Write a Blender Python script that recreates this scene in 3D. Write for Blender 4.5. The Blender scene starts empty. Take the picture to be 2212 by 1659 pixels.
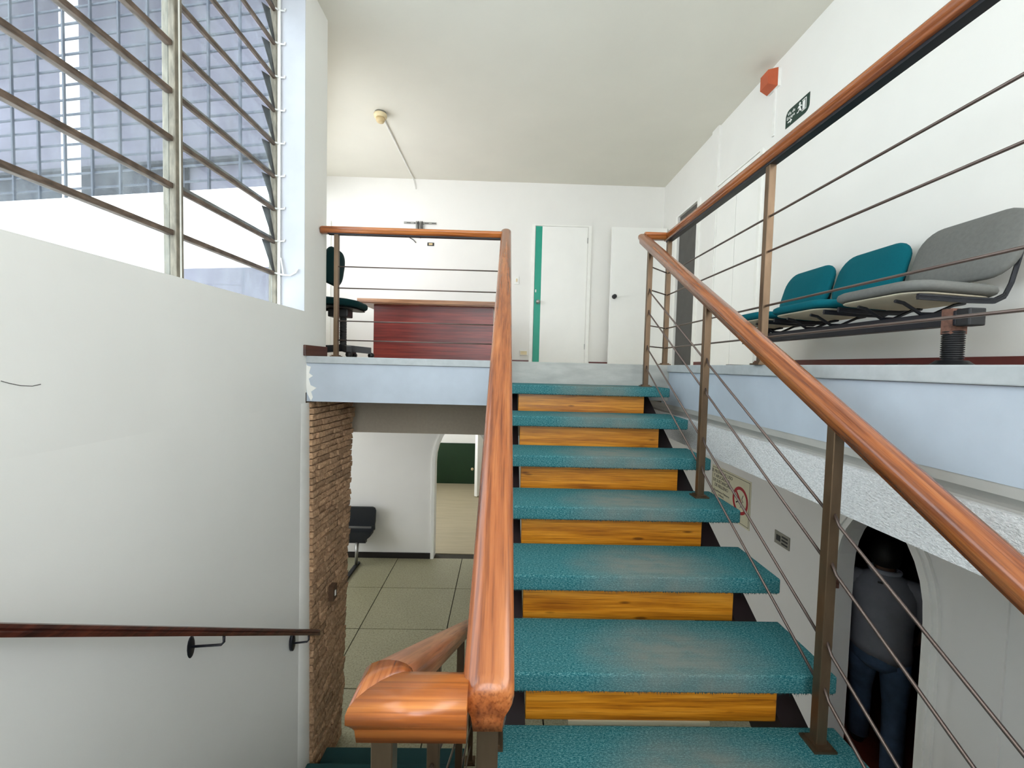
import bpy, bmesh, math, random
from mathutils import Vector, Matrix
random.seed(7)
sc = bpy.context.scene
COL = sc.collection
PI = math.pi
# ------------------------------------------------------------------ camera
F, CX, CY = 920.0, 1106.0, 829.5            # focal length in pixels of the 2212x1659 frame
yaw, pitch, roll = (math.radians(a) for a in (1.085, -2.5, 1.45))
EYE = Vector((0, 0, 2.937))
fw = Vector((math.sin(yaw)*math.cos(pitch), math.cos(yaw)*math.cos(pitch), math.sin(pitch)))
rt = Vector((math.cos(yaw), -math.sin(yaw), 0)); up = rt.cross(fw)
rt, up = rt*math.cos(roll)+up*math.sin(roll), -rt*math.sin(roll)+up*math.cos(roll)
camd = bpy.data.cameras.new('camera'); cam = bpy.data.objects.new('camera', camd); COL.objects.link(cam)
camd.sensor_width = 36; camd.lens = F/2212*36; camd.clip_start = .02; camd.clip_end = 200
mw = Matrix.Identity(4)
for i in range(3):
    mw[i][0], mw[i][1], mw[i][2], mw[i][3] = rt[i], up[i], -fw[i], EYE[i]
cam.matrix_world = mw
sc.camera = cam
def U(x, y, ax, v):
    """photo pixel -> point on the plane axis=v"""
    r = rt*((x-CX)/F) - up*((y-CY)/F) + fw
    return EYE + r*((v-EYE[ax])/r[ax])
# ------------------------------------------------------------------ world, light, exposure
w = bpy.data.worlds.new('world'); sc.world = w; w.use_nodes = True
bg = w.node_tree.nodes['Background']; bg.inputs[0].default_value = (.93, .965, 1, 1); bg.inputs[1].default_value = 5.0
vs = sc.view_settings
vs.view_transform = 'Standard'; vs.look = 'None'; vs.gamma = 1; vs.use_curve_mapping = False; vs.exposure = 0.22
sc.cycles.max_bounces = 12; sc.cycles.diffuse_bounces = 8; sc.cycles.transparent_max_bounces = 24
sc.cycles.caustics_reflective = False; sc.cycles.caustics_refractive = False

# ------------------------------------------------------------------ materials
def lin(c):
    c = c/255
    return c/12.92 if c <= .04045 else ((c+.055)/1.055)**2.4
def rgb(r, g, b): return (lin(r), lin(g), lin(b), 1)
class NT:
    def __init__(s, name):
        s.m = bpy.data.materials.new(name); s.m.use_nodes = True; s.t = s.m.node_tree
        s.b = s.t.nodes['Principled BSDF']; s.out = s.t.nodes['Material Output']
    def n(s, typ, **k):
        nd = s.t.nodes.new(typ)
        for a, v in k.items():
            if a in nd.inputs: nd.inputs[a].default_value = v
            else: setattr(nd, a, v)
        return nd
    def l(s, a, b): s.t.links.new(a, b)
    def coord(s, scale=(1, 1, 1), kind='Object'):
        tc = s.n('ShaderNodeTexCoord'); mp = s.n('ShaderNodeMapping'); mp.inputs['Scale'].default_value = scale
        s.l(tc.outputs[kind], mp.inputs['Vector']); return mp.outputs['Vector']
    def noise(s, vec, scale=5, detail=3, rough=.55):
        nd = s.n('ShaderNodeTexNoise'); nd.inputs['Scale'].default_value = scale; nd.inputs['Detail'].default_value = detail
        nd.inputs['Roughness'].default_value = rough; s.l(vec, nd.inputs['Vector']); return nd.outputs['Fac']
    def ramp(s, fac, stops):
        r = s.n('ShaderNodeValToRGB'); e = r.color_ramp.elements
        while len(e) < len(stops): e.new(.5)
        for q, (p, c) in zip(e, stops): q.position = p; q.color = c
        s.l(fac, r.inputs['Fac']); return r.outputs['Color']
    def mix(s, fac, a, b, mode='MIX'):
        x = s.n('ShaderNodeMix', data_type='RGBA', blend_type=mode)
        for v, i in ((fac, 0), (a, 6), (b, 7)):
            if isinstance(v, (int, float, tuple)): x.inputs[i].default_value = v
            else: s.l(v, x.inputs[i])
        return x.outputs[2]
    def bump(s, h, strength=.2, dist=.002):
        b = s.n('ShaderNodeBump'); b.inputs['Strength'].default_value = strength; b.inputs['Distance'].default_value = dist
        s.l(h, b.inputs['Height']); s.l(b.outputs['Normal'], s.b.inputs['Normal'])
    def col(s, c):
        if isinstance(c, tuple): s.b.inputs['Base Color'].default_value = c
        else: s.l(c, s.b.inputs['Base Color'])
def plain(name, c, rough=.5, metal=0, var=.06, nscale=8, bump=.0, bscale=150, spec=.5, stretch=(1, 1, 1)):
    t = NT(name); v = t.coord(stretch)
    n = t.noise(v, nscale, 4)
    d = tuple(max(0, x*(1-var*2)) for x in c[:3])+(1,)
    e = tuple(min(1, x*(1+var)) for x in c[:3])+(1,)
    t.col(t.ramp(n, [(.3, d), (.7, e)]))
    t.b.inputs['Roughness'].default_value = rough; t.b.inputs['Metallic'].default_value = metal
    t.b.inputs['Specular IOR Level'].default_value = spec
    if bump: t.bump(t.noise(t.coord(), bscale, 3), bump, .002)
    return t.m
def wood(name, dark, mid, light, axis, rough=.3, scale=1., knots=False, coat=.3, slope=0):
    t = NT(name); s = [16*scale]*3; s[axis] = .8*scale
    def crd(sc_):
        tc = t.n('ShaderNodeTexCoord'); m0 = t.n('ShaderNodeMapping'); m0.inputs['Rotation'].default_value = (-math.atan(slope), 0, 0)
        m1 = t.n('ShaderNodeMapping'); m1.inputs['Scale'].default_value = sc_
        t.l(tc.outputs['Object'], m0.inputs['Vector']); t.l(m0.outputs[0], m1.inputs['Vector']); return m1.outputs[0]
    n1 = t.noise(crd(tuple(s)), 2.2, 6, .62)
    s2 = [120*scale]*3; s2[axis] = 2.2*scale
    n2 = t.noise(crd(tuple(s2)), 1.6, 3)
    c = t.ramp(n1, [(.32, dark), (.5, mid), (.68, light)])
    f = t.ramp(n2, [(.36, (.5, .42, .38, 1)), (.5, (1, 1, 1, 1))])
    c = t.mix(.7, c, f, 'MULTIPLY')
    if knots:
        k = t.n('ShaderNodeTexVoronoi'); k.inputs['Scale'].default_value = 1.0; t.l(t.coord((4, 30, 16)), k.inputs['Vector'])
        km = t.ramp(k.outputs['Distance'], [(.07, (.8, .8, .8, 1)), (.14, (0, 0, 0, 1))])
        c = t.mix(km, c, (dark[0]*.25, dark[1]*.2, dark[2]*.2, 1))
    t.col(c); t.b.inputs['Roughness'].default_value = rough; t.b.inputs['Coat Weight'].default_value = coat; t.b.inputs['Coat Roughness'].default_value = .18
    t.bump(n2, .12, .001)
    return t.m
M = {}
M['wall'] = plain('white_wall_paint', rgb(232, 231, 227), .75, var=.012, nscale=2, bump=.08, bscale=90, spec=.2)
M['wall_left'] = plain('off_white_wall_paint', rgb(228, 228, 223), .8, var=.015, nscale=1.5, bump=.1, bscale=120, spec=.2)
M['ceiling'] = plain('ceiling_paint', rgb(224, 222, 212), .85, var=.012, nscale=2, bump=.05, bscale=60, spec=.15)
M['fascia'] = plain('blue_grey_beam_paint', rgb(182, 192, 203), .6, var=.03, nscale=6, bump=.1, bscale=80)
M['lip'] = plain('grey_slab_edge_paint', rgb(178, 184, 186), .55, var=.05, nscale=18, bump=.12, bscale=60)
M['concrete'] = plain('worn_grey_concrete', rgb(172, 173, 168), .8, var=.11, nscale=9, bump=.3, bscale=70, stretch=(.5, 1, 1.6))
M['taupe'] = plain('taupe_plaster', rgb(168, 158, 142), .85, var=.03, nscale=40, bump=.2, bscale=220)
t = NT('popcorn_plaster'); v = t.coord((1, .55, 1)); n = t.noise(v, 170, 3, .7)
t.col(t.ramp(n, [(.34, rgb(214, 214, 214)), (.6, rgb(242, 242, 242))])); t.b.inputs['Roughness'].default_value = .9; t.bump(n, 1.0, .008); M['popcorn'] = t.m
M['white_trim'] = plain('white_gloss_paint', rgb(238, 238, 233), .35, var=.02)
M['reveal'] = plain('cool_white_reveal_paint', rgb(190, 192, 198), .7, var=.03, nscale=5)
M['grey_trim'] = plain('grey_moulding_paint', rgb(176, 174, 168), .6, var=.04)
M['door'] = plain('white_door_paint', rgb(240, 240, 236), .45, var=.012, nscale=3)
M['green_stripe'] = plain('green_door_paint', rgb(8, 152, 128), .45, var=.02)
M['dark_base'] = plain('dark_red_baseboard', rgb(94, 34, 30), .35, var=.1)
M['brown_base'] = wood('brown_baseboard', rgb(52, 28, 22), rgb(78, 42, 32), rgb(102, 58, 44), 1, .35)
M['black_base'] = plain('black_skirting', rgb(20, 15, 15), .4)
M['rail_y'] = wood('varnished_rail_along', rgb(98, 50, 28), rgb(150, 84, 42), rgb(178, 110, 60), 1, .24)
M['rail_up'] = wood('varnished_rail_rising', rgb(98, 50, 28), rgb(150, 84, 42), rgb(178, 110, 60), 1, .24, slope=.562)
M['rail_down'] = wood('varnished_rail_descending', rgb(140, 76, 46), rgb(176, 106, 66), rgb(196, 132, 90), 1, .35, slope=-.575)
M['rail_x'] = wood('varnished_rail_across', rgb(124, 66, 30), rgb(170, 96, 42), rgb(194, 122, 60), 0, .3)
M['rail_dark'] = wood('dark_wall_rail', rgb(44, 18, 12), rgb(74, 34, 24), rgb(98, 48, 34), 1, .35)
M['riser'] = wood('golden_riser_wood', rgb(158, 92, 18), rgb(200, 128, 28), rgb(222, 152, 48), 0, .35, 1.3, knots=True, coat=.2)
M['bronze'] = plain('bronze_steel', rgb(112, 92, 72), .42, metal=.8, var=.12, nscale=7, stretch=(3, 3, .8))
M['rod'] = plain('brown_steel_rod', rgb(112, 98, 92), .4, metal=.8, var=.08)
M['stringer'] = plain('dark_painted_stringer', rgb(36, 24, 26), .5, var=.1)
# carpet with a worn patch in the middle of each tread
t = NT('teal_carpet'); v = t.coord((1, 1, 1)); fine = t.noise(v, 430, 2, .8); big = t.noise(t.coord((1, 2, 1)), 7, 4)
band = t.noise(t.coord((2, 60, 60)), 2, 3)
mid = t.noise(t.coord((.7, 1.6, 1.6)), 170, 4, .7)
mx = t.n('ShaderNodeMath', operation='ADD'); t.l(fine, mx.inputs[0]); t.l(mid, mx.inputs[1]); hx = t.n('ShaderNodeMath', operation='MULTIPLY'); t.l(mx.outputs[0], hx.inputs[0]); hx.inputs[1].default_value = .5
c = t.ramp(hx.outputs[0], [(.36, rgb(6, 72, 82)), (.5, rgb(50, 120, 127)), (.63, rgb(142, 190, 188))])
tc = t.n('ShaderNodeTexCoord'); mp = t.n('ShaderNodeMapping'); mp.inputs['Location'].default_value = (-.62*2.6, -.10*4.2, 0); mp.inputs['Scale'].default_value = (2.6, 4.2, 0)
t.l(tc.outputs['Object'], mp.inputs['Vector']); g = t.n('ShaderNodeTexGradient', gradient_type='SPHERICAL'); t.l(mp.outputs['Vector'], g.inputs['Vector'])
mm = t.n('ShaderNodeMath', operation='MULTIPLY'); t.l(g.outputs['Fac'], mm.inputs[0]); t.l(big, mm.inputs[1])
c2 = t.mix(t.ramp(mm.outputs[0], [(.02, (0, 0, 0, 1)), (.42, (.8, .8, .8, 1))]), c, rgb(140, 142, 134))
t.col(t.mix(.35, c2, t.ramp(band, [(.3, (.6, .6, .6, 1)), (.65, (1, 1, 1, 1))]), 'MULTIPLY'))
t.b.inputs['Roughness'].default_value = .95; t.b.inputs['Specular IOR Level'].default_value = .1; t.bump(fine, .9, .004); M['carpet'] = t.m
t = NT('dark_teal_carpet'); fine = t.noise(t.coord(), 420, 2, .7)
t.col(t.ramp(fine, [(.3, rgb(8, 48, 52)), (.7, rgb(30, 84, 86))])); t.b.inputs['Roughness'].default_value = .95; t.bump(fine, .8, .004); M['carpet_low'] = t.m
# terrazzo
t = NT('terrazzo'); v = t.coord(); n1 = t.noise(v, 60, 4, .7); n2 = t.noise(v, 3, 3); n3 = t.noise(v, 170, 2)
c = t.ramp(n1, [(.28, rgb(112, 108, 84)), (.5, rgb(158, 154, 126)), (.75, rgb(176, 172, 146))])
c = t.mix(t.ramp(n3, [(.66, (0, 0, 0, 1)), (.72, (1, 1, 1, 1))]), c, rgb(88, 84, 64))
t.col(t.mix(.25, c, t.ramp(n2, [(.3, (.7, .7, .66, 1)), (.7, (1, 1, 1, 1))]), 'MULTIPLY')); t.b.inputs['Roughness'].default_value = .35; M['terrazzo'] = t.m
M['joint'] = plain('dark_joint', rgb(52, 48, 36), .8)
M['floor_up'] = plain('pale_bounce_floor', rgb(186, 178, 160), .4)  # unseen floor made pale to bounce light up to the ceiling
M['lino'] = plain('beige_plank_floor', rgb(178, 166, 138), .45, var=.06, nscale=3, stretch=(.6, 8, 1))
M['darkgreen'] = plain('dark_green_panel', rgb(5, 44, 10), .7)
M['grey_dark'] = plain('dark_grey_room', rgb(84, 82, 79), .8)
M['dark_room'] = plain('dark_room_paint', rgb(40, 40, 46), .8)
M['red_floor'] = plain('red_oxide_floor', rgb(120, 48, 32), .6)
t = NT('split_brick'); v = t.coord(kind='Object'); n1 = t.noise(v, 45, 5, .7); oi = t.n('ShaderNodeObjectInfo')
c = t.ramp(n1, [(.28, rgb(120, 90, 66)), (.5, rgb(172, 138, 106)), (.75, rgb(204, 172, 140))])
hs = t.n('ShaderNodeHueSaturation'); t.l(c, hs.inputs['Color']); mr = t.n('ShaderNodeMapRange'); mr.inputs[3].default_value = .78; mr.inputs[4].default_value = 1.2
t.l(oi.outputs['Random'], mr.inputs[0]); t.l(mr.outputs[0], hs.inputs['Value']); t.col(hs.outputs['Color'])
t.b.inputs['Roughness'].default_value = .9; t.bump(n1, .7, .005); M['brick'] = t.m
M['mortar'] = plain('brown_mortar', rgb(86, 64, 46), .9)
M['teal_fabric'] = plain('teal_fabric', rgb(4, 92, 104), .85, var=.04, nscale=120, bump=.3, bscale=400, spec=.15)
M['teal_dark'] = plain('dark_teal_fabric', rgb(4, 40, 42), .85, var=.04, nscale=120, spec=.15)
M['grey_fabric'] = plain('grey_fabric', rgb(112, 113, 110), .9, var=.04, nscale=60, bump=.3, bscale=400, spec=.15)
M['cream_under'] = plain('cream_seat_board', rgb(206, 196, 176), .7)
M['black_plastic'] = plain('black_plastic', rgb(20, 21, 24), .45)
M['black_metal'] = plain('black_metal', rgb(24, 26, 34), .4, metal=.2)
M['navy'] = plain('dark_navy_shell', rgb(8, 16, 24), .55)
M['steel'] = plain('brushed_steel', rgb(170, 170, 166), .35, metal=.9)
M['rust'] = plain('rusty_steel', rgb(120, 84, 70), .8, var=.3, nscale=30)
M['mahogany'] = wood('mahogany_panel', rgb(84, 24, 20), rgb(118, 38, 32), rgb(142, 54, 42), 0, .35, .6)
M['desk_edge'] = wood('brown_desk_edge', rgb(120, 76, 46), rgb(160, 112, 76), rgb(182, 136, 98), 0, .4)
M['desk_red'] = wood('red_brown_desk_top', rgb(110, 50, 34), rgb(140, 70, 48), rgb(160, 90, 62), 0, .4)
M['cream'] = plain('cream_plastic', rgb(222, 206, 166), .5)
M['beige_plastic'] = plain('beige_plastic', rgb(206, 184, 140), .5)
M['pvc'] = plain('white_plastic', rgb(236, 236, 232), .45)
M['terracotta'] = plain('orange_red_plastic', rgb(186, 88, 52), .5)
M['sign_green'] = plain('dark_green_sign', rgb(18, 52, 42), .5, var=.02)
M['sign_white'] = plain('white_print', rgb(238, 240, 238), .5, var=0.0)
M['sign_cream'] = plain('cream_sign', rgb(218, 214, 186), .5, var=.02)
M['sign_black'] = plain('black_print', rgb(30, 28, 26), .6, var=0.0)
M['sign_red'] = plain('red_print', rgb(168, 20, 32), .5, var=0.0)
M['plate'] = plain('grey_metal_plate', rgb(150, 148, 138), .45, metal=.6)
M['louver_frame'] = plain('weathered_window_frame', rgb(128, 121, 106), .55, metal=.25, var=.2, nscale=14, stretch=(4, 1, 1))
M['louver_bar'] = plain('rusty_window_bar', rgb(104, 88, 76), .6, metal=.25, var=.3, nscale=14, stretch=(3, 1, 3))
M['gasket'] = plain('dark_gasket', rgb(52, 50, 50), .7)
t = NT('dusty_glass'); nt = t.t
tr = t.n('ShaderNodeBsdfTransparent'); tr.inputs[0].default_value = (.90, .95, .97, 1)
gl = t.n('ShaderNodeBsdfGlossy'); gl.inputs['Roughness'].default_value = .05
df = t.n('ShaderNodeBsdfDiffuse'); df.inputs[0].default_value = (.85, .92, .96, 1)
n = t.noise(t.coord((1, 3, 1)), 3, 5, .6); r = t.ramp(n, [(.42, (.02, .02, .02, 1)), (.72, (.14, .14, .14, 1))])
m1 = t.n('ShaderNodeMixShader'); t.l(r, m1.inputs[0]); t.l(tr.outputs[0], m1.inputs[1]); t.l(df.outputs[0], m1.inputs[2])
m2 = t.n('ShaderNodeMixShader'); m2.inputs[0].default_value = .05; t.l(m1.outputs[0], m2.inputs[1]); t.l(gl.outputs[0], m2.inputs[2])
t.l(m2.outputs[0], t.out.inputs['Surface']); M['glass'] = t.m
M['ext_white'] = plain('white_render', rgb(245, 245, 243), .9, var=.01)
M['ext_grey'] = plain('lilac_grey_render', rgb(108, 106, 117), .9, var=.1, nscale=1.2)
M['ext_dark'] = plain('dark_grey_render', rgb(60, 62, 68), .9, var=.15, nscale=3)
M['grille'] = plain('blue_grey_grille', rgb(44, 50, 62), .6)
M['skin'] = plain('skin', rgb(110, 76, 60), .6)
M['hair'] = plain('black_hair', rgb(10, 9, 10), .6, bump=.5, bscale=200)
M['shirt'] = plain('grey_polo_cloth', rgb(128, 130, 138), .9, var=.06, nscale=10, bump=.3, bscale=30)
M['collar'] = plain('light_grey_collar', rgb(160, 164, 174), .9)
M['jeans'] = plain('dark_blue_denim', rgb(66, 86, 112), .9, var=.15, nscale=12, bump=.3, bscale=60)
M['shoe'] = plain('black_shoe', rgb(12, 12, 14), .6)
# ------------------------------------------------------------------ object helpers
ORG = {}
def _link(name, me, m, parent, smooth, kind=None):
    me.materials.append(M[m] if isinstance(m, str) else m)
    o = bpy.data.objects.new(name, me); COL.objects.link(o)
    if parent is not None:
        o.parent = parent; off = ORG[parent.name]
    else:
        xs = [v.co for v in me.vertices]
        off = Vector(((min(c.x for c in xs)+max(c.x for c in xs))/2, (min(c.y for c in xs)+max(c.y for c in xs))/2, min(c.z for c in xs)))
        o.location = off
    me.transform(Matrix.Translation(-off)); ORG[o.name] = off.copy()
    if smooth:
        for p in me.polygons: p.use_smooth = True
    if kind: o['kind'] = kind
    return o
def obj(name, bm, m, parent=None, smooth=False, kind=None):
    bmesh.ops.recalc_face_normals(bm, faces=bm.faces)
    me = bpy.data.meshes.new(name); bm.to_mesh(me); bm.free()
    return _link(name, me, m, parent, smooth, kind)
def tag(o, label, cat=None, group=None):
    o['label'] = label
    if cat: o['category'] = cat
    if group: o['group'] = group
    return o
def thing(name, loc, label, cat, group=None):
    o = bpy.data.objects.new(name, None); COL.objects.link(o); o.location = loc; o.empty_display_size = .1
    ORG[o.name] = Vector(loc); return tag(o, label, cat, group)
def sthing(name, loc, label=None):
    o = bpy.data.objects.new(name, None); COL.objects.link(o); o.location = loc; ORG[o.name] = Vector(loc); o['kind'] = 'structure'
    if label: o['label'] = label
    return o
def place(src, name, parent, loc):
    """copy of a part that shares its mesh"""
    c = src.copy(); c.name = name; COL.objects.link(c); c.parent = parent; c.location = loc; ORG[c.name] = ORG[parent.name]+Vector(loc); return c
def bmn(): return bmesh.new()
def box(bm, x0, x1, y0, y1, z0, z1, bev=0, seg=2):
    vs_ = [bm.verts.new((x, y, z)) for x in (x0, x1) for y in (y0, y1) for z in (z0, z1)]
    fs = [bm.faces.new([vs_[i] for i in q]) for q in ((0, 1, 3, 2), (4, 6, 7, 5), (0, 4, 5, 1), (2, 3, 7, 6), (0, 2, 6, 4), (1, 5, 7, 3))]
    if bev:
        es = list({e for f in fs for e in f.edges})
        bmesh.ops.bevel(bm, geom=es, offset=bev, segments=seg, affect='EDGES', profile=.6)
    return bm
def bx(*a, **k): return box(bmn(), *a, **k)
def prism(bm, pts, vec):
    """polygon pts (3d) extruded along vec"""
    vec = Vector(vec); a = [bm.verts.new(p) for p in pts]; b = [bm.verts.new(Vector(p)+vec) for p in pts]; n = len(pts)
    f1 = bm.faces.new(a); f2 = bm.faces.new(b[::-1]); f1.normal_update(); f2.normal_update()
    for i in range(n): bm.faces.new((a[i], b[i], b[(i+1) % n], a[(i+1) % n]))
    bmesh.ops.triangulate(bm, faces=[f for f in (f1, f2) if len(f.verts) > 4])
    return bm
def tube(bm, pts, r, seg=8, caps=True):
    pts = [Vector(p) for p in pts]; rings = []
    rr = r if isinstance(r, (list, tuple)) else [r]*len(pts)
    prev = None
    for i, p in enumerate(pts):
        d = (pts[min(i+1, len(pts)-1)]-pts[max(i-1, 0)]).normalized()
        if prev is None: a = d.orthogonal().normalized()
        else: a = (prev-d*prev.dot(d)).normalized()
        prev = a; b = d.cross(a)
        rings.append([bm.verts.new(p+(a*math.cos(2*PI*k/seg)+b*math.sin(2*PI*k/seg))*rr[i]) for k in range(seg)])
    for i in range(len(pts)-1):
        for k in range(seg): bm.faces.new((rings[i][k], rings[i][(k+1) % seg], rings[i+1][(k+1) % seg], rings[i+1][k]))
    if caps: bm.faces.new(rings[0][::-1]); bm.faces.new(rings[-1])
    return bm
def sweep(bm, prof, path, sides, scales=None):
    """profile (u,v): u along side vector, v straight up, at every path point"""
    rings = []
    for i, p in enumerate(path):
        s = Vector(sides[i]); k = scales[i] if scales else (1, 1, 0)
        rings.append([bm.verts.new(Vector(p)+s*(u*k[0])+Vector((0, 0, v*k[1]+k[2]))) for u, v in prof])
    n = len(prof)
    for i in range(len(path)-1):
        for k in range(n): bm.faces.new((rings[i][k], rings[i][(k+1) % n], rings[i+1][(k+1) % n], rings[i+1][k]))
    bm.faces.new(rings[0][::-1]); bm.faces.new(rings[-1]); return bm
def lathe(bm, c, prof, seg=20, axis=2):
    rings = []
    for r, h in prof:
        ring = []
        for k in range(seg):
            a = 2*PI*k/seg; q = [math.cos(a)*r, math.sin(a)*r, h]
            if axis == 0: q = [h, q[0], q[1]]
            elif axis == 1: q = [q[0], h, q[1]]
            ring.append(bm.verts.new(Vector(c)+Vector(q)))
        rings.append(ring)
    for i in range(len(rings)-1):
        for k in range(seg): bm.faces.new((rings[i][k], rings[i][(k+1) % seg], rings[i+1][(k+1) % seg], rings[i+1][k]))
    bm.faces.new(rings[0][::-1]); bm.faces.new(rings[-1]); return bm
def holed(bm, axis, p0, p1, u0, u1, z0, z1, holes):
    """wall slab across axis (0: plane x, 1: plane y) from p0 to p1 thick with rectangular holes (ua,ub,za,zb)"""
    us = sorted({u0, u1, *[h[0] for h in holes], *[h[1] for h in holes]}); zs = sorted({z0, z1, *[h[2] for h in holes], *[h[3] for h in holes]})
    us = [u for u in us if u0 <= u <= u1]; zs = [z for z in zs if z0 <= z <= z1]
    for a, b in zip(us, us[1:]):
        for c, d in zip(zs, zs[1:]):
            m_, n_ = (a+b)/2, (c+d)/2
            if any(h[0] < m_ < h[1] and h[2] < n_ < h[3] for h in holes): continue
            if axis == 0: box(bm, p0, p1, a, b, c, d)
            else: box(bm, a, b, p0, p1, c, d)
    bmesh.ops.remove_doubles(bm, verts=bm.verts, dist=1e-5)
    # drop inner faces shared by two cells
    seen = {}
    for f in bm.faces:
        key = tuple(sorted(v.index for v in f.verts)) if False else tuple(sorted((round(v.co.x, 4), round(v.co.y, 4), round(v.co.z, 4)) for v in f.verts))
        seen.setdefault(key, []).append(f)
    bmesh.ops.delete(bm, geom=[f for l in seen.values() if len(l) > 1 for f in l], context='FACES')
    return bm
def arch(u0, u1, zs, zt, z0=0, n=14):
    """door outline from left foot over an elliptical head to right foot, in (u,z)"""
    m_, a_ = (u0+u1)/2, (u1-u0)/2
    return [(u0, z0)]+[(m_-a_*math.cos(PI*k/n), zs+(zt-zs)*math.sin(PI*k/n)) for k in range(n+1)]+[(u1, z0)]
def arch_casing(name, outline, to3, out_vec, wdt, thick, m, parent=None, kind=None):
    """flat casing of width wdt around an outline, standing thick along out_vec"""
    bm = bmn(); cx_ = sum(p[0] for p in outline)/len(outline); n = len(outline)
    outer = []
    for i, (u, z) in enumerate(outline):
        a, b = outline[max(i-1, 0)], outline[min(i+1, n-1)]
        d = Vector((b[0]-a[0], b[1]-a[1])).normalized(); outer.append((u-d.y*wdt, z+d.x*wdt))
    ov = Vector(out_vec)*thick
    for i in range(n-1):
        q = [to3(*outline[i]), to3(*outline[i+1]), to3(*outer[i+1]), to3(*outer[i])]
        a = [bm.verts.new(p) for p in q]; b = [bm.verts.new(Vector(p)+ov) for p in q]
        bm.faces.new(b)
        for k in range(4): bm.faces.new((a[k], a[(k+1) % 4], b[(k+1) % 4], b[k]))
    bmesh.ops.remove_doubles(bm, verts=bm.verts, dist=1e-5)
    return obj(name, bm, m, parent, kind=kind)
def text(name, s, size, m, mat4, parent, depth=.0006, align='LEFT'):
    cu = bpy.data.curves.new(name, 'FONT'); cu.body = s; cu.size = size; cu.extrude = depth; cu.align_x = align; cu.resolution_u = 2
    o = bpy.data.objects.new('tmp', cu); COL.objects.link(o); dg = bpy.context.evaluated_depsgraph_get()
    me = bpy.data.meshes.new_from_object(o.evaluated_get(dg)); bpy.data.objects.remove(o); me.transform(mat4); me.name = name
    me.materials.clear()
    return _link(name, me, m, parent, False)
def frame_mat(o, ex, ey, ez):
    m_ = Matrix.Identity(4)
    for i in range(3): m_[i][0], m_[i][1], m_[i][2], m_[i][3] = ex[i], ey[i], ez[i], o[i]
    return m_

# ================================================================== THE SETTING
FL = 2.97                  # upper floor level
XL, XR, YB, ZC = -1.45, 2.29, 6.32, 5.60
YS, XS = 3.14, 1.22        # slab edges: left part faces the camera at YS, right part faces the stair at XS
XW = 2.50                  # lower right wall
T_TOP, RISE, RUN, T1F = 2.808, .175, .3044, 2.869
LAND = T_TOP-8*RISE
# floors
fl = obj('floor_lower', bx(-4.0, 2.5, -2.8, 6.5, -.25, -.012), 'joint', kind='structure')
TX0, TW, TY0, TD = -1.526, .9605, 5.465, .868
bm = bx(0, TW-.011, 0, TD-.011, -.012, 0); tile0 = None
for i in range(-2, 5):
    for j in range(-5, 1):
        x, y = TX0+i*TW, TY0+j*TD
        if x < -3.95 or x+TW > 2.6 or y+TD > 6.4: continue
        if tile0 is None: tile0 = obj('tile', bm, 'terrazzo', fl); ORG['tile'] = ORG[fl.name]; base0 = ORG[fl.name]; tile0.data.transform(Matrix.Translation(base0)); tile0.location = Vector((x+.004, y+.004, 0))-base0
        else: place(tile0, 'tile', fl, Vector((x+.004, y+.004, 0))-base0)
obj('floor_back_room', bx(-2.6, 1.0, 6.5, 10.5, -.2, 0), 'lino', kind='structure')
obj('floor_side_room', bx(2.5, 4.6, 1.6, 4.8, -.2, 0), 'red_floor', kind='structure')
bm = bmn(); box(bm, -4.0, XS+.04, 3.265, 6.5, 2.72, FL-.002); box(bm, XS+.04, 2.6, -2.8, 6.5, 2.72, FL-.002)
obj('floor_upper', bm, 'floor_up', kind='structure')
obj('floor_landing', bx(-1.45, 1.2, -2.8, .62, LAND-.2, LAND), 'carpet_low', kind='structure')
# edges of the upper slab: a projecting lip, a painted beam, a moulding and a textured drop
e1 = sthing('trim_1', (0, YS, 2.4), 'blue grey painted slab edge beside the white left wall')
obj('slab_lip', bx(XL, -.02, YS, YS+.5, 2.918, FL-.001, bev=.004), 'lip', e1)
obj('beam_face', bx(XL, -.018, YS+.014, YS+.3, 2.635, 2.917), 'fascia', e1)
bm = bmn()      # flaking paint where the beam meets the wall
pk = [(660, 783), (664, 790), (672, 792), (668, 806), (676, 812), (667, 818), (671, 832), (684, 838), (672, 846), (676, 858), (672, 866), (664, 850), (660, 820), (657, 800)]
prism(bm, [U(x, y, 1, YS+.0135) for x, y in pk], (0, -.003, 0))
obj('paint_flake', bm, 'white_trim', e1)
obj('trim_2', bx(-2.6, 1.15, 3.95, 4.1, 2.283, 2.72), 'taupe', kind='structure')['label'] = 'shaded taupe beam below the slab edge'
e3 = sthing('trim_3', (XS, 1, 2.4), 'blue grey beam and white textured drop under the right gallery')
obj('slab_lip', bx(XS, XS+.5, -2.8, 3.2, 2.918, FL-.001, bev=.004), 'lip', e3)
obj('beam_face', bx(XS+.014, XS+.3, -2.8, 3.3, 2.675, 2.917), 'fascia', e3)
obj('moulding', sweep(bmn(), [(-.004, 0), (-.004, -.03), (.012, -.05), (.02, -.062), (.02, -.075), (.1, -.075), (.1, 0)], [(XS+.02, -2.8, 2.676), (XS+.02, 3.62, 2.676)], [(1, 0, 0)]*2), 'grey_trim', e3)
obj('textured_drop', bx(XS+.016, XS+.2, -2.8, 3.75, 2.428, 2.606), 'popcorn', e3)
# concrete riser under the upper floor at the head of the stair
r1 = obj('trim_4', bx(-.02, 1.235, 3.17, 3.26, 2.70, FL-.002, bev=.004), 'concrete', kind='structure'); r1['label'] = 'worn grey concrete riser above the top tread'
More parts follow.
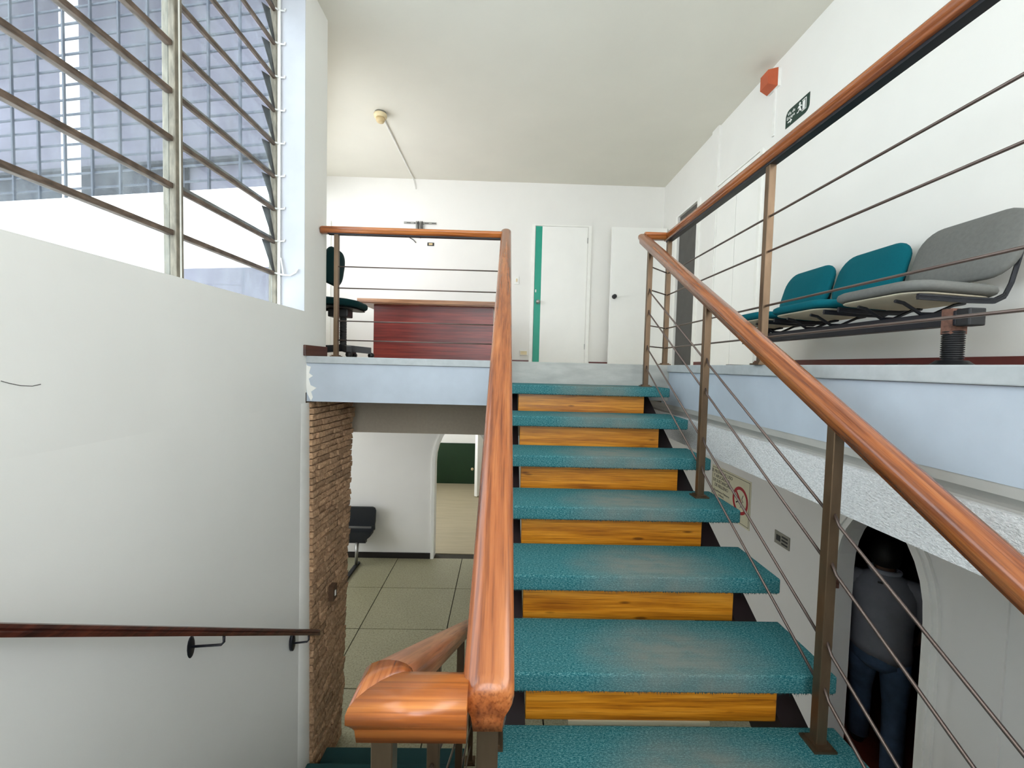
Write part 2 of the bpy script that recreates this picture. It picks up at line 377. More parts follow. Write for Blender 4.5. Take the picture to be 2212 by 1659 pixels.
# walls
W = sthing('wall_left', (XL, 0, 0), 'off white stairwell wall with the louvred window in it')
SILL, WY0, WY1, WZ1 = 3.29, -1.2, 3.116, 5.48
bm = holed(bmn(), 0, XL-.22, XL, -2.8, 3.486, -.2, ZC, [(WY0, WY1, SILL, WZ1), (3.14, 4, -.2, 2.7)])
obj('plaster', bm, 'wall_left', W)
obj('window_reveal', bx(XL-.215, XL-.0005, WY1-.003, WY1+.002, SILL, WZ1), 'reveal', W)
obj('hair_crack', tube(bmn(), [U(x, y, 0, XL+.0005) for x, y in ((2, 823), (20, 828), (45, 833), (70, 834), (88, 830))], .0012, 5), 'grey_dark', W)
obj('wall_back', bx(-3.15, 2.5, YB, YB+.18, 2.7, ZC), 'wall', kind='structure')
WR = sthing('wall_right', (XR, 3, FL), 'white gallery wall behind the row of seats')
obj('plaster', holed(bmn(), 0, XR, XR+.2, -2.8, YB, FL-.03, ZC, [(5.17, 5.745, FL-.03, 4.97), (-2.5, .9, FL+.55, 5.35)]), 'wall', WR)  # large opening near the camera is unseen, added to light the left wall
obj('pilaster', bx(XR-.025, XR+.05, 4.70, 4.85, FL, ZC), 'wall', WR)
obj('dark_alcove', holed(bmn(), 0, XR+.75, XR+.8, 5.0, 6.1, FL-.05, 5.2, []), 'grey_dark', WR)
bm = bmn(); box(bm, XR+.2, XR+.8, 5.0, 5.17, FL-.05, 5.2); box(bm, XR+.2, XR+.8, 5.745, 6.1, FL-.05, 5.2); box(bm, XR+.2, XR+.8, 5.0, 6.1, 4.97, 5.2); box(bm, XR+.2, XR+.8, 5.0, 6.1, FL-.08, FL-.02)
obj('alcove_shell', bm, 'grey_dark', WR)
obj('ceiling', prism(bmn(), [(-1.67, -2.8, ZC), (2.5, -2.8, ZC), (2.5, 6.5, ZC), (-3.15, 6.5, ZC), (-1.80, 3.486, ZC), (-1.67, 3.486, ZC)], (0, 0, .15)), 'ceiling', kind='structure')
# slanting outer wall of the upper room, hidden behind the left wall, with an unseen window added for light
bm = bmn(); a, b = Vector((-1.66, 3.49, 0)), Vector((-3.12, 6.45, 0)); d = (b-a).normalized(); nrm = Vector((-d.y, d.x, 0))*-.15; nrm = nrm if nrm.x < 0 else -nrm
L_ = (b-a).length
for (s0, s1, z0, z1) in ((0, L_, 2.7, 3.75), (0, L_, 5.3, ZC), (0, .35, 3.75, 5.3), (L_-.35, L_, 3.75, 5.3)):
    p = [a+d*s0, a+d*s1]; prism(bm, [p[0]+Vector((0, 0, z0)), p[1]+Vector((0, 0, z0)), p[1]+Vector((0, 0, z1)), p[0]+Vector((0, 0, z1))], nrm)
obj('wall_outer', bm, 'wall', kind='structure')
# wall behind the camera with wide windows
obj('wall_rear', holed(bmn(), 1, -3.0, -2.8, -1.7, 2.5, -.2, ZC, [(-1.2, .95, LAND+.9, 5.3), (1.25, 2.1, FL+.3, 5.3)]), 'wall', kind='structure')
# lower walls
out = arch(-.995, -.2, 1.45, 2.05)
pts = [(-4.0, 0)]+out+[(2.5, 0), (2.5, 2.72), (-4.0, 2.72)]
WL = sthing('wall_back_lower', (0, YB, 0), 'white lower wall with the arched opening')
obj('plaster', prism(bmn(), [(u, YB, z) for u, z in pts], (0, .16, 0)), 'wall', WL)
arch_casing('arch_casing', out, lambda u, z: (u, YB, z), (0, -1, 0), -.05 if False else .05, .02, 'white_trim', WL)
obj('baseboard_lower', bx(-3.95, -1.045, YB-.015, YB, 0, .085), 'black_base', kind='structure')
out = arch(2.385, 3.04, 1.5, 2.02)
pts = [(-2.8, 0)]+out+[(YB, 0), (YB, 2.72), (-2.8, 2.72)]
WQ = sthing('wall_right_lower', (XW, 3, 0), 'pale lower wall under the gallery with the arched doorway')
obj('plaster', prism(bmn(), [(XW, u, z) for u, z in pts], (.12, 0, 0)), 'wall', WQ)
arch_casing('arch_casing', out, lambda u, z: (XW, u, z), (-1, 0, 0), .09, .018, 'white_trim', WQ)
arch_casing('arch_bead', arch(2.345, 3.08, 1.5, 2.06), lambda u, z: (XW-.018, u, z), (-1, 0, 0), .02, .012, 'white_trim', WQ)
obj('hinge', bx(XW-.024, XW-.0, 3.02, 3.045, 1.36, 1.43), 'rust', WQ)
obj('hinge', bx(XW-.03, XW-.0, 3.02, 3.05, .60, .68), 'black_metal', WQ)
obj('wall_panel', bx(XW-.012, XW, 1.985, 2.21, 0, 2.43), 'wall', WQ)
# dark room behind the arched doorway
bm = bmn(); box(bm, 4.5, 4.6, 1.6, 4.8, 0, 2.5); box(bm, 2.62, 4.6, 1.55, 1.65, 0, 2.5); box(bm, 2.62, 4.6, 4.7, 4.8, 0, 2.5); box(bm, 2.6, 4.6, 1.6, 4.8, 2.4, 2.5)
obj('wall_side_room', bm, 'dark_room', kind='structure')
# lower room left side with a window, and the room beyond the arch
obj('wall_lower_left', holed(bmn(), 0, -4.15, -4.0, 3.0, 6.5, -.2, 2.97, [(3.5, 6.0, .9, 2.4)]), 'wall', kind='structure')
obj('wall_lower_front', bx(-4.0, XL-.22, 3.0, 3.14, -.2, 2.97), 'wall', kind='structure')
bm = bmn(); box(bm, -2.6, 1.0, 10.4, 10.5, .93, 2.6)
obj('wall_back_room', bm, 'wall', kind='structure')
obj('wall_green', bx(-2.6, 1.0, 10.38, 10.5, 0, 1.0), 'darkgreen', kind='structure')['label'] = 'dark green lower wall seen through the arch'
obj('wall_back_room_left', holed(bmn(), 0, -2.75, -2.6, 6.5, 10.5, 0, 2.6, [(7.2, 10.0, .9, 2.3)]), 'wall', kind='structure')
obj('wall_back_room_right', bx(1.0, 1.12, 6.5, 10.5, 0, 2.6), 'wall', kind='structure')
obj('ceiling_back_room', bx(-2.75, 1.12, 6.5, 10.5, 2.6, 2.7), 'ceiling', kind='structure')
# baseboards
obj('baseboard_back', bx(.02, .355, YB-.015, YB, FL-.03, FL+.05), 'dark_base', kind='structure')
obj('baseboard_back_middle', bx(1.25, 1.62, YB-.015, YB, FL-.03, FL+.05), 'dark_base', kind='structure')
obj('baseboard_right', bx(XR-.015, XR, -2.7, 3.85, FL-.03, FL+.065), 'dark_base', kind='structure')
obj('baseboard_right_far', bx(XR-.015, XR, 4.86, 5.13, FL-.03, FL+.065), 'dark_base', kind='structure')
obj('baseboard_left', bx(XL, XL+.014, 3.10, 3.485, FL, FL+.078, bev=.003), 'brown_base', kind='structure')

# ------------------------------------------------------------------ doors of the upper floor
D = sthing('door_1', (.8, YB, FL), 'white door with a green stripe along its left edge')
y = YB
obj('door_frame', arch_casing('tmp', [(.405, FL-.02), (.405, 4.985), (1.185, 4.985), (1.185, FL-.02)], lambda u, z: (u, YB, z), (0, -1, 0), .05, .018, 'white_trim', D).data and bx(.40, .405, YB-.012, YB, FL, 4.98), 'white_trim', D)
for o in list(D.children):
    if o.name.startswith('tmp'): o.name = 'door_casing'
lf = obj('leaf', bx(.508, 1.172, YB-.012, YB+.02, FL, 4.975), 'door', D)
obj('stripe', bx(.412, .508, YB-.012, YB+.02, FL, 4.978), 'green_stripe', D)
obj('knob', lathe(bmn(), (.47, YB-.012, 3.88), [(.03, 0), (.03, -.008), (.012, -.012), (.012, -.03), (.026, -.036), (.028, -.05), (.018, -.062)], 16, 1), 'steel', D, True)
obj('lock_plate', bx(.425, .44, YB-.016, YB-.012, 4.02, 4.06), 'pvc', D)
for k, z in enumerate((4.75, 3.2)): obj('hinge', bx(1.17, 1.182, YB-.016, YB-.012, z, z+.08), 'steel', D)
D = sthing('door_2', (1.9, 6.1, FL), 'white door leaf standing open with a dark knob')
obj('leaf', bx(1.483, 2.265, 6.1, 6.14, FL+.006, 4.935, bev=.003), 'door', D)
obj('knob', lathe(bmn(), (1.54, 6.1, 3.953), [(.032, 0), (.032, -.008), (.013, -.012), (.013, -.03), (.028, -.036), (.03, -.05), (.018, -.064)], 16, 1), 'black_metal', D, True)
D = sthing('door_3', (XR, 5.5, FL), 'doorway darkened by a grey panel in a white casing at the end of the gallery')
arch_casing('door_casing', [(5.17, FL-.02), (5.17, 4.97), (5.745, 4.97), (5.745, FL-.02)], lambda u, z: (XR, u, z), (-1, 0, 0), .07, .02, 'white_trim', D)
obj('leaf', bx(XR+.012, XR+.05, 5.172, 5.743, FL+.004, 4.968), 'grey_dark', D)  # no door leaf here: dark panel stands for shade inside the open doorway
D = sthing('door_4', (XR, 4.3, FL), 'pair of flush white cupboard doors in the gallery wall')
obj('leaf', bx(XR-.012, XR, 3.915, 4.292, FL, 4.93), 'door', D); obj('leaf', bx(XR-.012, XR, 4.30, 4.68, FL, 4.93), 'door', D)
arch_casing('door_casing', [(3.91, FL-.02), (3.91, 4.935), (4.685, 4.935), (4.685, FL-.02)], lambda u, z: (XR, u, z), (-1, 0, 0), .04, .02, 'white_trim', D)
D = sthing('door_5', (-2.6, YB, FL), 'white door at the far left behind the office chair')
obj('leaf', bx(-2.95, -2.62, YB-.03, YB, FL, 4.9), 'door', D); obj('door_casing', bx(-2.62, -2.56, YB-.02, YB, FL, 4.96), 'white_trim', D)
D = sthing('door_6', (-.3, 7.2, 0), 'open white door in the room beyond the arch')
obj('leaf', prism(bmn(), [(-.60, 9.35, .02), (-.54, 9.3, .02), (-.54, 9.3, 2.0), (-.60, 9.35, 2.0)], (.28, .62, 0)), 'door', D)
obj('knob', lathe(bmn(), (-.655, 9.40, .62), [(.012, 0), (.012, -.02), (.03, -.03), (.03, -.05), (.016, -.06)], 12, 1), 'beige_plastic', D, True)

# ------------------------------------------------------------------ the louvred window
XG = XL-.215
N = sthing('window_1', (XG, 1.5, SILL), 'louvred steel window with dusty glass and rusty bars')
YM, YF = 2.185, 3.09
fr = obj('window_frame', box(box(bmn(), XG-.02, XG+.03, YF-.01, YF+.03, SILL, WZ1), XG-.02, XG+.02, WY0, YF, WZ1-.04, WZ1), 'louver_frame', N)
obj('jamb_channel', bx(XG+.03, XG+.05, YF+.005, YF+.016, SILL, WZ1), 'white_trim', fr)
for k, ym in enumerate((YM, YM-.92, YM-1.84, YM-2.76)):
    mu = obj('mullion', sweep(bmn(), [(-.028, -.028), (.02, -.028), (.034, -.014), (.034, .014), (.02, .028), (-.028, .028)], [(XG, ym, SILL), (XG, ym, WZ1)], [(1, 0, 0)]*2) if False else box(bmn(), XG-.03, XG+.035, ym-.028, ym+.022, SILL, WZ1, bev=.006), 'louver_frame', N)
    obj('mullion_groove', bx(XG+.034, XG+.038, ym-.006, ym+.002, SILL, WZ1), 'white_trim', mu)
levels = [3.548+.2262*k for k in range(9)]
levels = [z for z in levels if z < WZ1-.02]
def louvre(y0, y1, za, zb, tilt, clip):
    """one pane between two bars: tilted glass, rail at its top edge, optional end gasket and clip"""
    gl = obj('glass_pane', prism(bmn(), [(XG+tilt, y0, za+.008), (XG+tilt, y1, za+.008), (XG-tilt, y1, zb-.008), (XG-tilt, y0, zb-.008)], (.004, 0, 0)), 'glass', N)
    if clip:
        obj('gasket', prism(bmn(), [(XG+tilt+.004, y1-.012, za), (XG+tilt+.012, y1, za), (XG-tilt, y1+.004, zb), (XG-tilt-.03, y1-.05, zb)], (.003, .006, 0)), 'gasket', gl)
for ym0, ym1, op in ((YM+.022, YF-.012, True), (YM-.898, YM-.028, False), (YM-1.818, YM-.948, False), (YM-2.738, YM-1.868, False)):
    zz = [SILL]+levels+[WZ1-.04]
    for i in range(len(zz)-1):
        louvre(ym0, ym1, zz[i], zz[i+1], .012 if op and i else .0, op and i > 0)
    for i, z in enumerate(levels):
        if op and i:
            obj('louver_bar', bx(XG-.012, XG+.004, ym0, ym1, z+.008, z+.030), 'louver_bar', N)
            b_ = obj('louver_bar', bx(XG+.008, XG+.024, ym0, ym1, z-.020, z+.003), 'louver_bar', N)
            obj('clip', tube(bmn(), [(XG+.026, ym1-.004, z-.002), (XG+.04, ym1+.02, z+.002), (XG+.075, ym1+.03, z+.006), (XG+.078, ym1+.028, z+.02)], .006, 6), 'pvc', b_)
        else:
            obj('louver_bar', bx(XG-.01, XG+.022, ym0, ym1, z-.013, z+.013, bev=.003), 'louver_bar', N)
z = 3.55
obj('lever', tube(bmn(), [(XG+.02, YF-.01, z+.0), (XG+.07, YF+.005, z-.01), (XG+.12, YF+.01, z-.012), (XG+.16, YF+.01, z+.01), (XG+.175, YF+.01, z+.035)], .006, 8), 'pvc', N, True)
obj('lever_link', tube(bmn(), [(XG+.075, YF+.004, z-.008), (XG+.055, YF+.008, z+.11)], .005, 6), 'pvc', N)

# ------------------------------------------------------------------ outside: the facing wing with its grille
A0 = Vector((-2.75, 5.25, 0)); dv = Vector((-.98, .2, 0)); nv = Vector((.2, .98, 0))
def fp(s, z, n_=0): return A0+dv*s+nv*n_+Vector((0, 0, z))
def slab(bm, s0, s1, z0, z1, n0, n1): return prism(bm, [fp(s0, z0, n0), fp(s1, z0, n0), fp(s1, z1, n0), fp(s0, z1, n0)], nv*(n1-n0))
X = thing('neighbouring_wing', (-6, 6, 2.97), 'bright white building wing seen through the louvred window', 'building')
obj('parapet', slab(bmn(), -.1, 8, 2.97, 5.02, 0, .2), 'ext_white', X)
obj('back_wall', slab(bmn(), -.4, 8, 4.9, 9.5, 1.6, 1.75), 'ext_grey', X)
obj('blind', slab(bmn(), 3.0, 8, 5.1, 6.1, 1.5, 1.58), 'ext_dark', X)
obj('ledge', slab(bmn(), -.4, 8, 6.12, 6.17, 1.4, 1.6), 'ext_dark', X)
obj('soffit', slab(bmn(), -.4, 8, 9.0, 9.2, -.3, 1.7), 'ext_grey', X)
obj('pillar', slab(bmn(), 4.05, 4.2, 5.0, 9.0, .6, .75), 'ext_white', X)
obj('dado', slab(bmn(), .1, 1.6, 3.5, 4.05, -.02, 0), 'ext_grey', X)
G = thing('window_grille', (-6, 6, 5), 'blue grey steel security grille on the facing wing', 'grille')
for k in range(17): obj('bar', slab(bmn(), .1+k*.45, .128+k*.45, 4.93, 9.0, .02, .045), 'grille', G)
for k in range(21): obj('crossbar', slab(bmn(), 0, 7.6, 4.95+k*.195, 4.972+k*.195, .045, .065), 'grille', G)

# ================================================================== STAIRS
S = thing('staircase', (.55, 1.6, LAND), 'open staircase of teal carpeted treads rising to the gallery', 'staircase')
TDEP = .31
bm = bx(-.03, 1.13, 0, TDEP, -.062, 0, bev=.009, seg=3)
tr0 = obj('tread', bm, 'carpet', S, True); tr0.data.transform(Matrix.Translation(ORG[S.name])); ORG[tr0.name] = ORG[S.name]
for n in range(1, 9):
    loc = Vector((0, T1F-(n-1)*RUN, T_TOP-(n-1)*RISE))-ORG[S.name]
    if n == 1: tr0.location = loc
    else: place(tr0, 'tread', S, loc)
    # golden riser board standing at the back of the tread below
    yy = T1F-(n-1)*RUN+.072; zt = T_TOP-(n-1)*RISE-.06
    obj('riser_board', bx(.105+random.uniform(-.004, .004), .982+random.uniform(-.004, .004), yy, yy+.034, zt-.158, zt, bev=.004), 'riser', S)
obj('wedge_strip', bx(.25, .745, T1F-5*RUN+.068, T1F-5*RUN+.09, T_TOP-5*RISE-.06-.172, T_TOP-5*RISE-.06-.1585), 'sign_cream', S)
fb = bmn()
for k in range(420):
    x = -.02+1.14*random.random(); ln = random.choice((.003, .005, .006, .012 if random.random() < .15 else .004)); dx = random.uniform(-.003, .003)
    q = [fb.verts.new((x-.0012, .002, -.058)), fb.verts.new((x+.0012, .002, -.058)), fb.verts.new((x+dx, .001, -.060-ln))]; fb.faces.new(q)
fr0 = obj('carpet_fringe', fb, 'carpet_low', S, kind='stuff'); fr0.data.transform(Matrix.Translation(ORG[S.name])); fr0.location = Vector((0, T1F, T_TOP))-ORG[S.name]
for n in range(2, 8): place(fr0, 'carpet_fringe', S, Vector((0, T1F-(n-1)*RUN, T_TOP-(n-1)*RISE))-ORG[S.name])
for x0, x1 in ((.005, .1), (.985, 1.075)):
    y0, z0 = T1F-8*RUN+TDEP+.0, T_TOP-8*RISE-.062; y1, z1 = T1F+TDEP, T_TOP-.062
    obj('stringer', prism(bmn(), [(x0, y0, z0), (x0, y1, z1), (x0, y1, z1-.25), (x0, y0, z0-.25)], (x1-x0, 0, 0)), 'stringer', S)
# flight going down on the left
S2 = thing('staircase', (-.7, 1.9, 0), 'dark carpeted flight descending beside the left wall', 'staircase')
tr2 = None
for k in range(1, 8):
    loc = Vector((0, 2.955-.304*(7-k), LAND-.1757*k))-ORG[S2.name]
    if tr2 is None:
        tr2 = obj('tread', bx(-1.205, -.215, -.365, 0, -.06, 0, bev=.012), 'carpet_low', S2, True); tr2.data.transform(Matrix.Translation(ORG[S2.name])); tr2.location = loc
    else: place(tr2, 'tread', S2, loc)
for x0, x1 in ((-1.1, -1.02), (-.4, -.32)):
    obj('stringer', prism(bmn(), [(x0, .55, 1.17), (x0, 2.62, 0), (x0, 2.3, 0), (x0, .55, .95)], (x1-x0, 0, 0)), 'stringer', S2)

# ------------------------------------------------------------------ railings
# handrail profile: broad rounded top on a narrower foot, v=0 is the top
RP = []
for k in range(9):
    a = PI*k/8; RP.append((.039*math.cos(a)*(1 if abs(math.cos(a)) < .95 else 1), -.020+.020*math.sin(a)))
RP = [(.027, -.072), (.029, -.052), (.032, -.046), (.039, -.036)]+[(.039*math.cos(PI*k/8)**1 if True else 0, -.022+.022*math.sin(PI*k/8)) for k in range(9)]+[(-.039, -.036), (-.032, -.046), (-.029, -.052), (-.027, -.072)]
SL = .562
def ztop(y): return 2.462+SL*(y-.6)
def rail_mesh(p0, p1, side, round0=False, round1=False, vk=1.):
    p0, p1 = Vector(p0), Vector(p1); d = (p1-p0); L = d.length; d /= L
    path, sc_ = [], []
    def ends(p, s, r):
        out_ = []
        for q, k, dz in ((0, .80, -.006), (.006, .92, -.002), (.016, 1, 0)) if r else ((0, .97, 0), (.004, 1, 0)): out_.append((p+d*(q*s), (k, (1-(1-k)*.4)*vk, dz)))
        return out_
    a = ends(p0, 1, round0); b = ends(p1, -1, round1)[::-1]
    for p, k in a+b: path.append(p); sc_.append(k)
    return sweep(bmn(), RP, path, [side]*len(path), sc_)
def post(bm, x, y, z0, z1, w_=.0165): return box(bm, x-w_, x+w_, y-w_, y+w_, z0, z1, bev=.002, seg=1)
def add_post(par, x, y, z0, z1, plate=True):
    p = obj('post', post(bmn(), x, y, z0, z1), 'bronze', par)
    if plate: obj('base_plate', lathe(bmn(), (x, y, z0), [(.050, 0), (.050, .006), (.034, .012), (.026, .02)], 4).transform(Matrix.Identity(4)) or box(box(bmn(), x-.036, x+.036, y-.036, y+.036, z0, z0+.007), x-.026, x+.026, y-.026, y+.026, z0+.007, z0+.014), 'bronze', p)
    return p
RH = [.70, .535, .28, .13]        # rods above the floor
SH = [.725, .573, .321, .174]     # rods above a tread
XP = 1.025
# right stair railing
R1 = thing('stair_railing', (XP, 1.5, LAND), 'right stair railing with an orange wooden handrail and bronze posts', 'railing')
obj('handrail', rail_mesh((XP, 3.26, ztop(3.26)+.006), (XP, .05, ztop(.05)), (1, 0, 0), True), 'rail_up', R1, True)
ps = []
for n, yy in ((1, 3.07), (4, 2.16), (7, 1.285)):
    zt = T_TOP-(n-1)*RISE; add_post(R1, XP, yy, zt, ztop(yy)-.066); ps.append((yy, zt))
ps.append((.40, LAND-.0)); add_post(R1, XP, .40, LAND, ztop(.40)-.066)
for i in range(3):
    (ya, za), (yb, zb) = ps[i], ps[i+1]
    for k, h in enumerate(SH):
        zr = lambda q: ztop(q)-(2.847-1.758)+h+.012
        a_ = ya-.0165; 
        obj('rod', tube(bmn(), [(XP, ya-.012, zr(ya)+.012), (XP, ya-.035, zr(ya-.035)), (XP-.0, yb+.017, zr(yb+.017))], .0048, 8), 'rod', R1, True)
# short link and right gallery railing
R2 = thing('gallery_railing', (XS, 1.5, FL), 'gallery railing with wooden handrail in front of the wall seats', 'railing')
ZT = 3.978; XG2 = 1.235
obj('handrail', rail_mesh((XG2, 3.31, ZT), (XG2, -.3, ZT), (1, 0, 0), vk=.8), 'rail_y', R2, True)
obj('rail_strip', bx(XG2-.02, XG2+.02, -.3, 3.29, ZT-.070, ZT-.057), 'black_metal', R2)
for yy in (3.27, 2.03, .9): add_post(R2, XG2, yy, FL, ZT-.068)
for h in RH: obj('rod', tube(bmn(), [(XG2, 3.27, FL+h), (XG2, -.3, FL+h)], .0052, 8), 'rod', R2, True)
obj('link_rail', rail_mesh((XP+.02, 3.275, ZT-.002), (XG2-.03, 3.275, ZT-.002), (0, 1, 0), vk=.74), 'rail_x', R2, True)
for h in RH: obj('link_rod', tube(bmn(), [(XP+.012, 3.078, FL+h), (XG2-.012, 3.262, FL+h)], .0048, 8), 'rod', R2, True)
# left landing railing over the slab edge
R3 = thing('gallery_railing', (-.7, 3.38, FL), 'gallery railing in front of the desk between wall and stair', 'railing')
YR = 3.38
obj('handrail', rail_mesh((XL+.005, YR, ZT), (.02, YR, ZT), (0, 1, 0), True, vk=.74), 'rail_x', R3, True)
obj('rail_strip', bx(XL+.06, 0, YR-.018, YR+.02, ZT-.062, ZT-.053), 'black_metal', R3)
add_post(R3, -1.325, YR, FL, ZT-.06); add_post(R3, -.01, YR, FL-.0, ZT-.06)
for h in RH: obj('rod', tube(bmn(), [(-1.325, YR-.01, FL+h), (-.01, YR-.01, FL+h)], .0048, 8), 'rod', R3, True)
# left stair railing with the return piece
R4 = thing('stair_railing', (-.02, 1.5, LAND), 'left stair railing with a broad worn wooden handrail', 'railing')
XA = -.012
obj('handrail', rail_mesh((XA, .608, ztop(.608)), (XA, 3.42, ztop(3.42)-.03), (1, 0, 0), True), 'rail_up', R4, True)
for n, yy in ((1, 3.07), (4, 2.16), (7, 1.285)):
    add_post(R4, XA, yy, T_TOP-(n-1)*RISE, ztop(yy)-.066)
add_post(R4, XA+.0, .645, LAND, ztop(.645)-.066)
pl_ = [(.615, LAND), (1.285, 0), (2.16, 0), (3.07, 0)]
for i in range(3):
    ya, yb = pl_[i][0], pl_[i+1][0]
    for h in SH:
        zr = lambda q: ztop(q)-(2.847-1.758)+h+.012
        obj('rod', tube(bmn(), [(XA, ya+.01, zr(ya)), (XA, yb-.01, zr(yb))], .0048, 8), 'rod', R4, True)
# return and descending rail
R5 = thing('stair_railing', (-.17, 1.2, 0), 'descending railing with a mitred corner of worn golden wood', 'railing')
XD = -.172; ZR = 2.464; YC = .617
# mitred return: left end cut on the diagonal
def mitre_piece():
    bm = bmn(); r0, r1 = [], []
    for u, v in RP:
        r0.append(bm.verts.new((XD+u*1.0, YC+u, ZR+v))); r1.append(bm.verts.new((XA-.03, YC+u, ZR+v)))
    n = len(RP)
    for k in range(n): bm.faces.new((r0[k], r0[(k+1) % n], r1[(k+1) % n], r1[k]))
    bm.faces.new(r0[::-1]); bm.faces.new(r1); return bm
obj('return_rail', mitre_piece(), 'rail_x', R5, True)
bm = bmn(); rings = []
for s, (yy, zz) in enumerate(((None, ZR), (YC+.045, ZR))):
    rings.append([bm.verts.new((XD+u, (YC+u+.001) if yy is None else yy, zz+v)) for u, v in RP])
n = len(RP)
for k in range(n): bm.faces.new((rings[0][k], rings[0][(k+1) % n], rings[1][(k+1) % n], rings[1][k]))
bm.faces.new(rings[0][::-1]); bm.faces.new(rings[1])
obj('corner_block', bm, 'rail_y', R5, True)
y0, z0 = YC+.046, ZR-.002
obj('handrail', rail_mesh((XD, y0, z0), (XD, 3.1, z0-.575*(3.1-y0)), (1, 0, 0)), 'rail_down', R5, True)
zd = lambda q: z0-.575*(q-y0)
for q, zb in ((.64, LAND), (1.15, LAND-.1757*1.0), (1.95, LAND-.1757*4), (2.85, LAND-.1757*7)):
    add_post(R5, XD, q, zb-(.0), (ZR if q < .7 else zd(q))-.066)
for ya, yb in ((.64, 1.15), (1.15, 1.95), (1.95, 2.85)):
    for h in SH: obj('rod', tube(bmn(), [(XD, ya, zd(ya)-1.09+h), (XD, yb, zd(yb)-1.09+h)], .0048, 8), 'rod', R5, True)
# wall handrail on the left
H = thing('wall_handrail', (-1.37, 2, .8), 'slim dark brown handrail fixed along the left wall', 'handrail')
pa = U(686, 1366, 0, -1.235); pb = U(0, 1361, 0, -1.37); pb = pb+(pb-pa)*.45
HP = [(.021*math.cos(2*PI*k/12), .021*math.sin(2*PI*k/12)) for k in range(12)]
HP = [(-.018, -.021), (.018, -.021), (.02, -.006), (.016, 0), (.021, .006), (.018, .018), (0, .022), (-.018, .018), (-.021, .006), (-.016, 0), (-.02, -.006)]
obj('rail', sweep(bmn(), HP, [pa, pb], [(1, 0, 0)]*2), 'rail_dark', H)
for (px_, py_, xw) in ((410, 1398, -1.443), (632, 1388, -1.335)):
    q_ = U(px_, py_, 0, xw); yy, zz = q_.y, q_.z
    b_ = obj('bracket_plate', lathe(bmn(), (xw, yy, zz), [(.026, -.01), (.026, .006), (.02, .009)], 16, 0), 'black_metal', H, True)
    for v in b_.data.vertices: v.co.z = (v.co.z+ORG[H.name].z-zz)*2.1+zz-ORG[H.name].z
    rz = pa.z+(pb.z-pa.z)*((yy+.03)-pa.y)/(pb.y-pa.y)-.02
    xr_ = pa.x+(pb.x-pa.x)*((yy+.03)-pa.y)/(pb.y-pa.y)
    obj('bracket_arm', tube(bmn(), [(xw+.006, yy, rz-.035), (xr_-.006, yy+.02, rz-.037), (xr_, yy+.03, rz-.03), (xr_, yy+.03, rz)], .006, 8), 'black_metal', H, True)

# ------------------------------------------------------------------ rough brick pier beneath the slab
Q = sthing('wall_brick', (-1.3, 3.2, 0), 'rough split brick pier under the slab edge')
TL = U(671, 866, 1, 3.20); TR = U(764, 868, 1, 3.85)
BR = Vector((-1.215, 3.26, 0)); BL = Vector((-1.215, 2.73, 0))
TL.z = TR.z = 2.72
def qp(s, t_):
    a = BL.lerp(BR, s); b = TL.lerp(TR, s); return a.lerp(b, t_)
bm = bmn(); pin = [BL, BR, TR, TL]; off = Vector((-.30, 0, 0)); core = Vector((-.02, .0, 0))
prism(bm, [p+core for p in pin], off)
obj('mortar_core', bm, 'mortar', Q)
bmw = bmn(); NZ = 10; ga = []; TLf = BL.lerp(TL, 2.625/2.72)
def flare(t_, q):
    e = BL.lerp(TLf, t_)+Vector((-.012, -.01, 0)); return Vector((XL+.0005+(e.x-XL)*q*q*q, .9+(e.y-.9)*q, e.z))
for k in range(NZ+1):
    ga.append([bmw.verts.new(flare(k/NZ, q)) for q in (0, .15, .3, .45, .6, .7, .8, .9, .95)])
for k in range(NZ):
    for q in range(8): bmw.faces.new((ga[k][q], ga[k][q+1], ga[k+1][q+1], ga[k+1][q]))
obj('plaster_flare', bmw, 'wall_left', Q, True)
bmw = bmn(); prev = None
for k in range(NZ+1):
    e = flare(k/NZ, 1); row = [bmw.verts.new(flare(k/NZ, .95)), bmw.verts.new(flare(k/NZ, .955)+Vector((.003, -.003, 0))), bmw.verts.new(e+Vector((.002, -.003, 0))), bmw.verts.new(e+Vector((-.004, .03, 0)))]
    if prev:
        for q in range(3): bmw.faces.new((prev[q], prev[q+1], row[q+1], row[q]))
    prev = row
obj('corner_bead', bmw, 'white_trim', Q, True)
ROWS, NB = 59, 5
for r in range(ROWS):
    cuts = [0]; st = random.uniform(.08, .22); cuts.append(st)
    for k in range(NB-2): cuts.append(cuts[-1]+(1-st)/(NB-1)*random.uniform(.75, 1.25))
    cuts.append(1)
    for k in range(len(cuts)-1):
        s0, s1 = cuts[k]+.012, cuts[k+1]-.012
        if s1-s0 < .03: continue
        t0, t1 = (r+.09)/ROWS, (r+.93)/ROWS
        bm = bmn(); pr = random.uniform(.002, .018); vs0 = []; vs1 = []
        for (s, t_) in ((s0, t0), (s1, t0), (s1, t1), (s0, t1)):
            p = qp(s, t_); vs0.append(bm.verts.new(p+Vector((-.03, 0, 0)))); vs1.append(bm.verts.new(p+Vector((pr+random.uniform(-.006, .006), random.uniform(-.004, .004), 0))))
        mid = bm.verts.new(qp((s0+s1)/2, (t0+t1)/2)+Vector((pr+random.uniform(0, .008), 0, 0)))
        for i in range(4):
            bm.faces.new((vs0[i], vs0[(i+1) % 4], vs1[(i+1) % 4], vs1[i])); bm.faces.new((vs1[i], vs1[(i+1) % 4], mid))
        obj('brick', bm, 'brick', Q)
k_ = thing('socket_plate', (-1.27, 3.0, 1.1), 'narrow brown socket plate set into the brick pier', 'socket')
p = U(716, 1280, 0, -1.272); p.x = -1.272
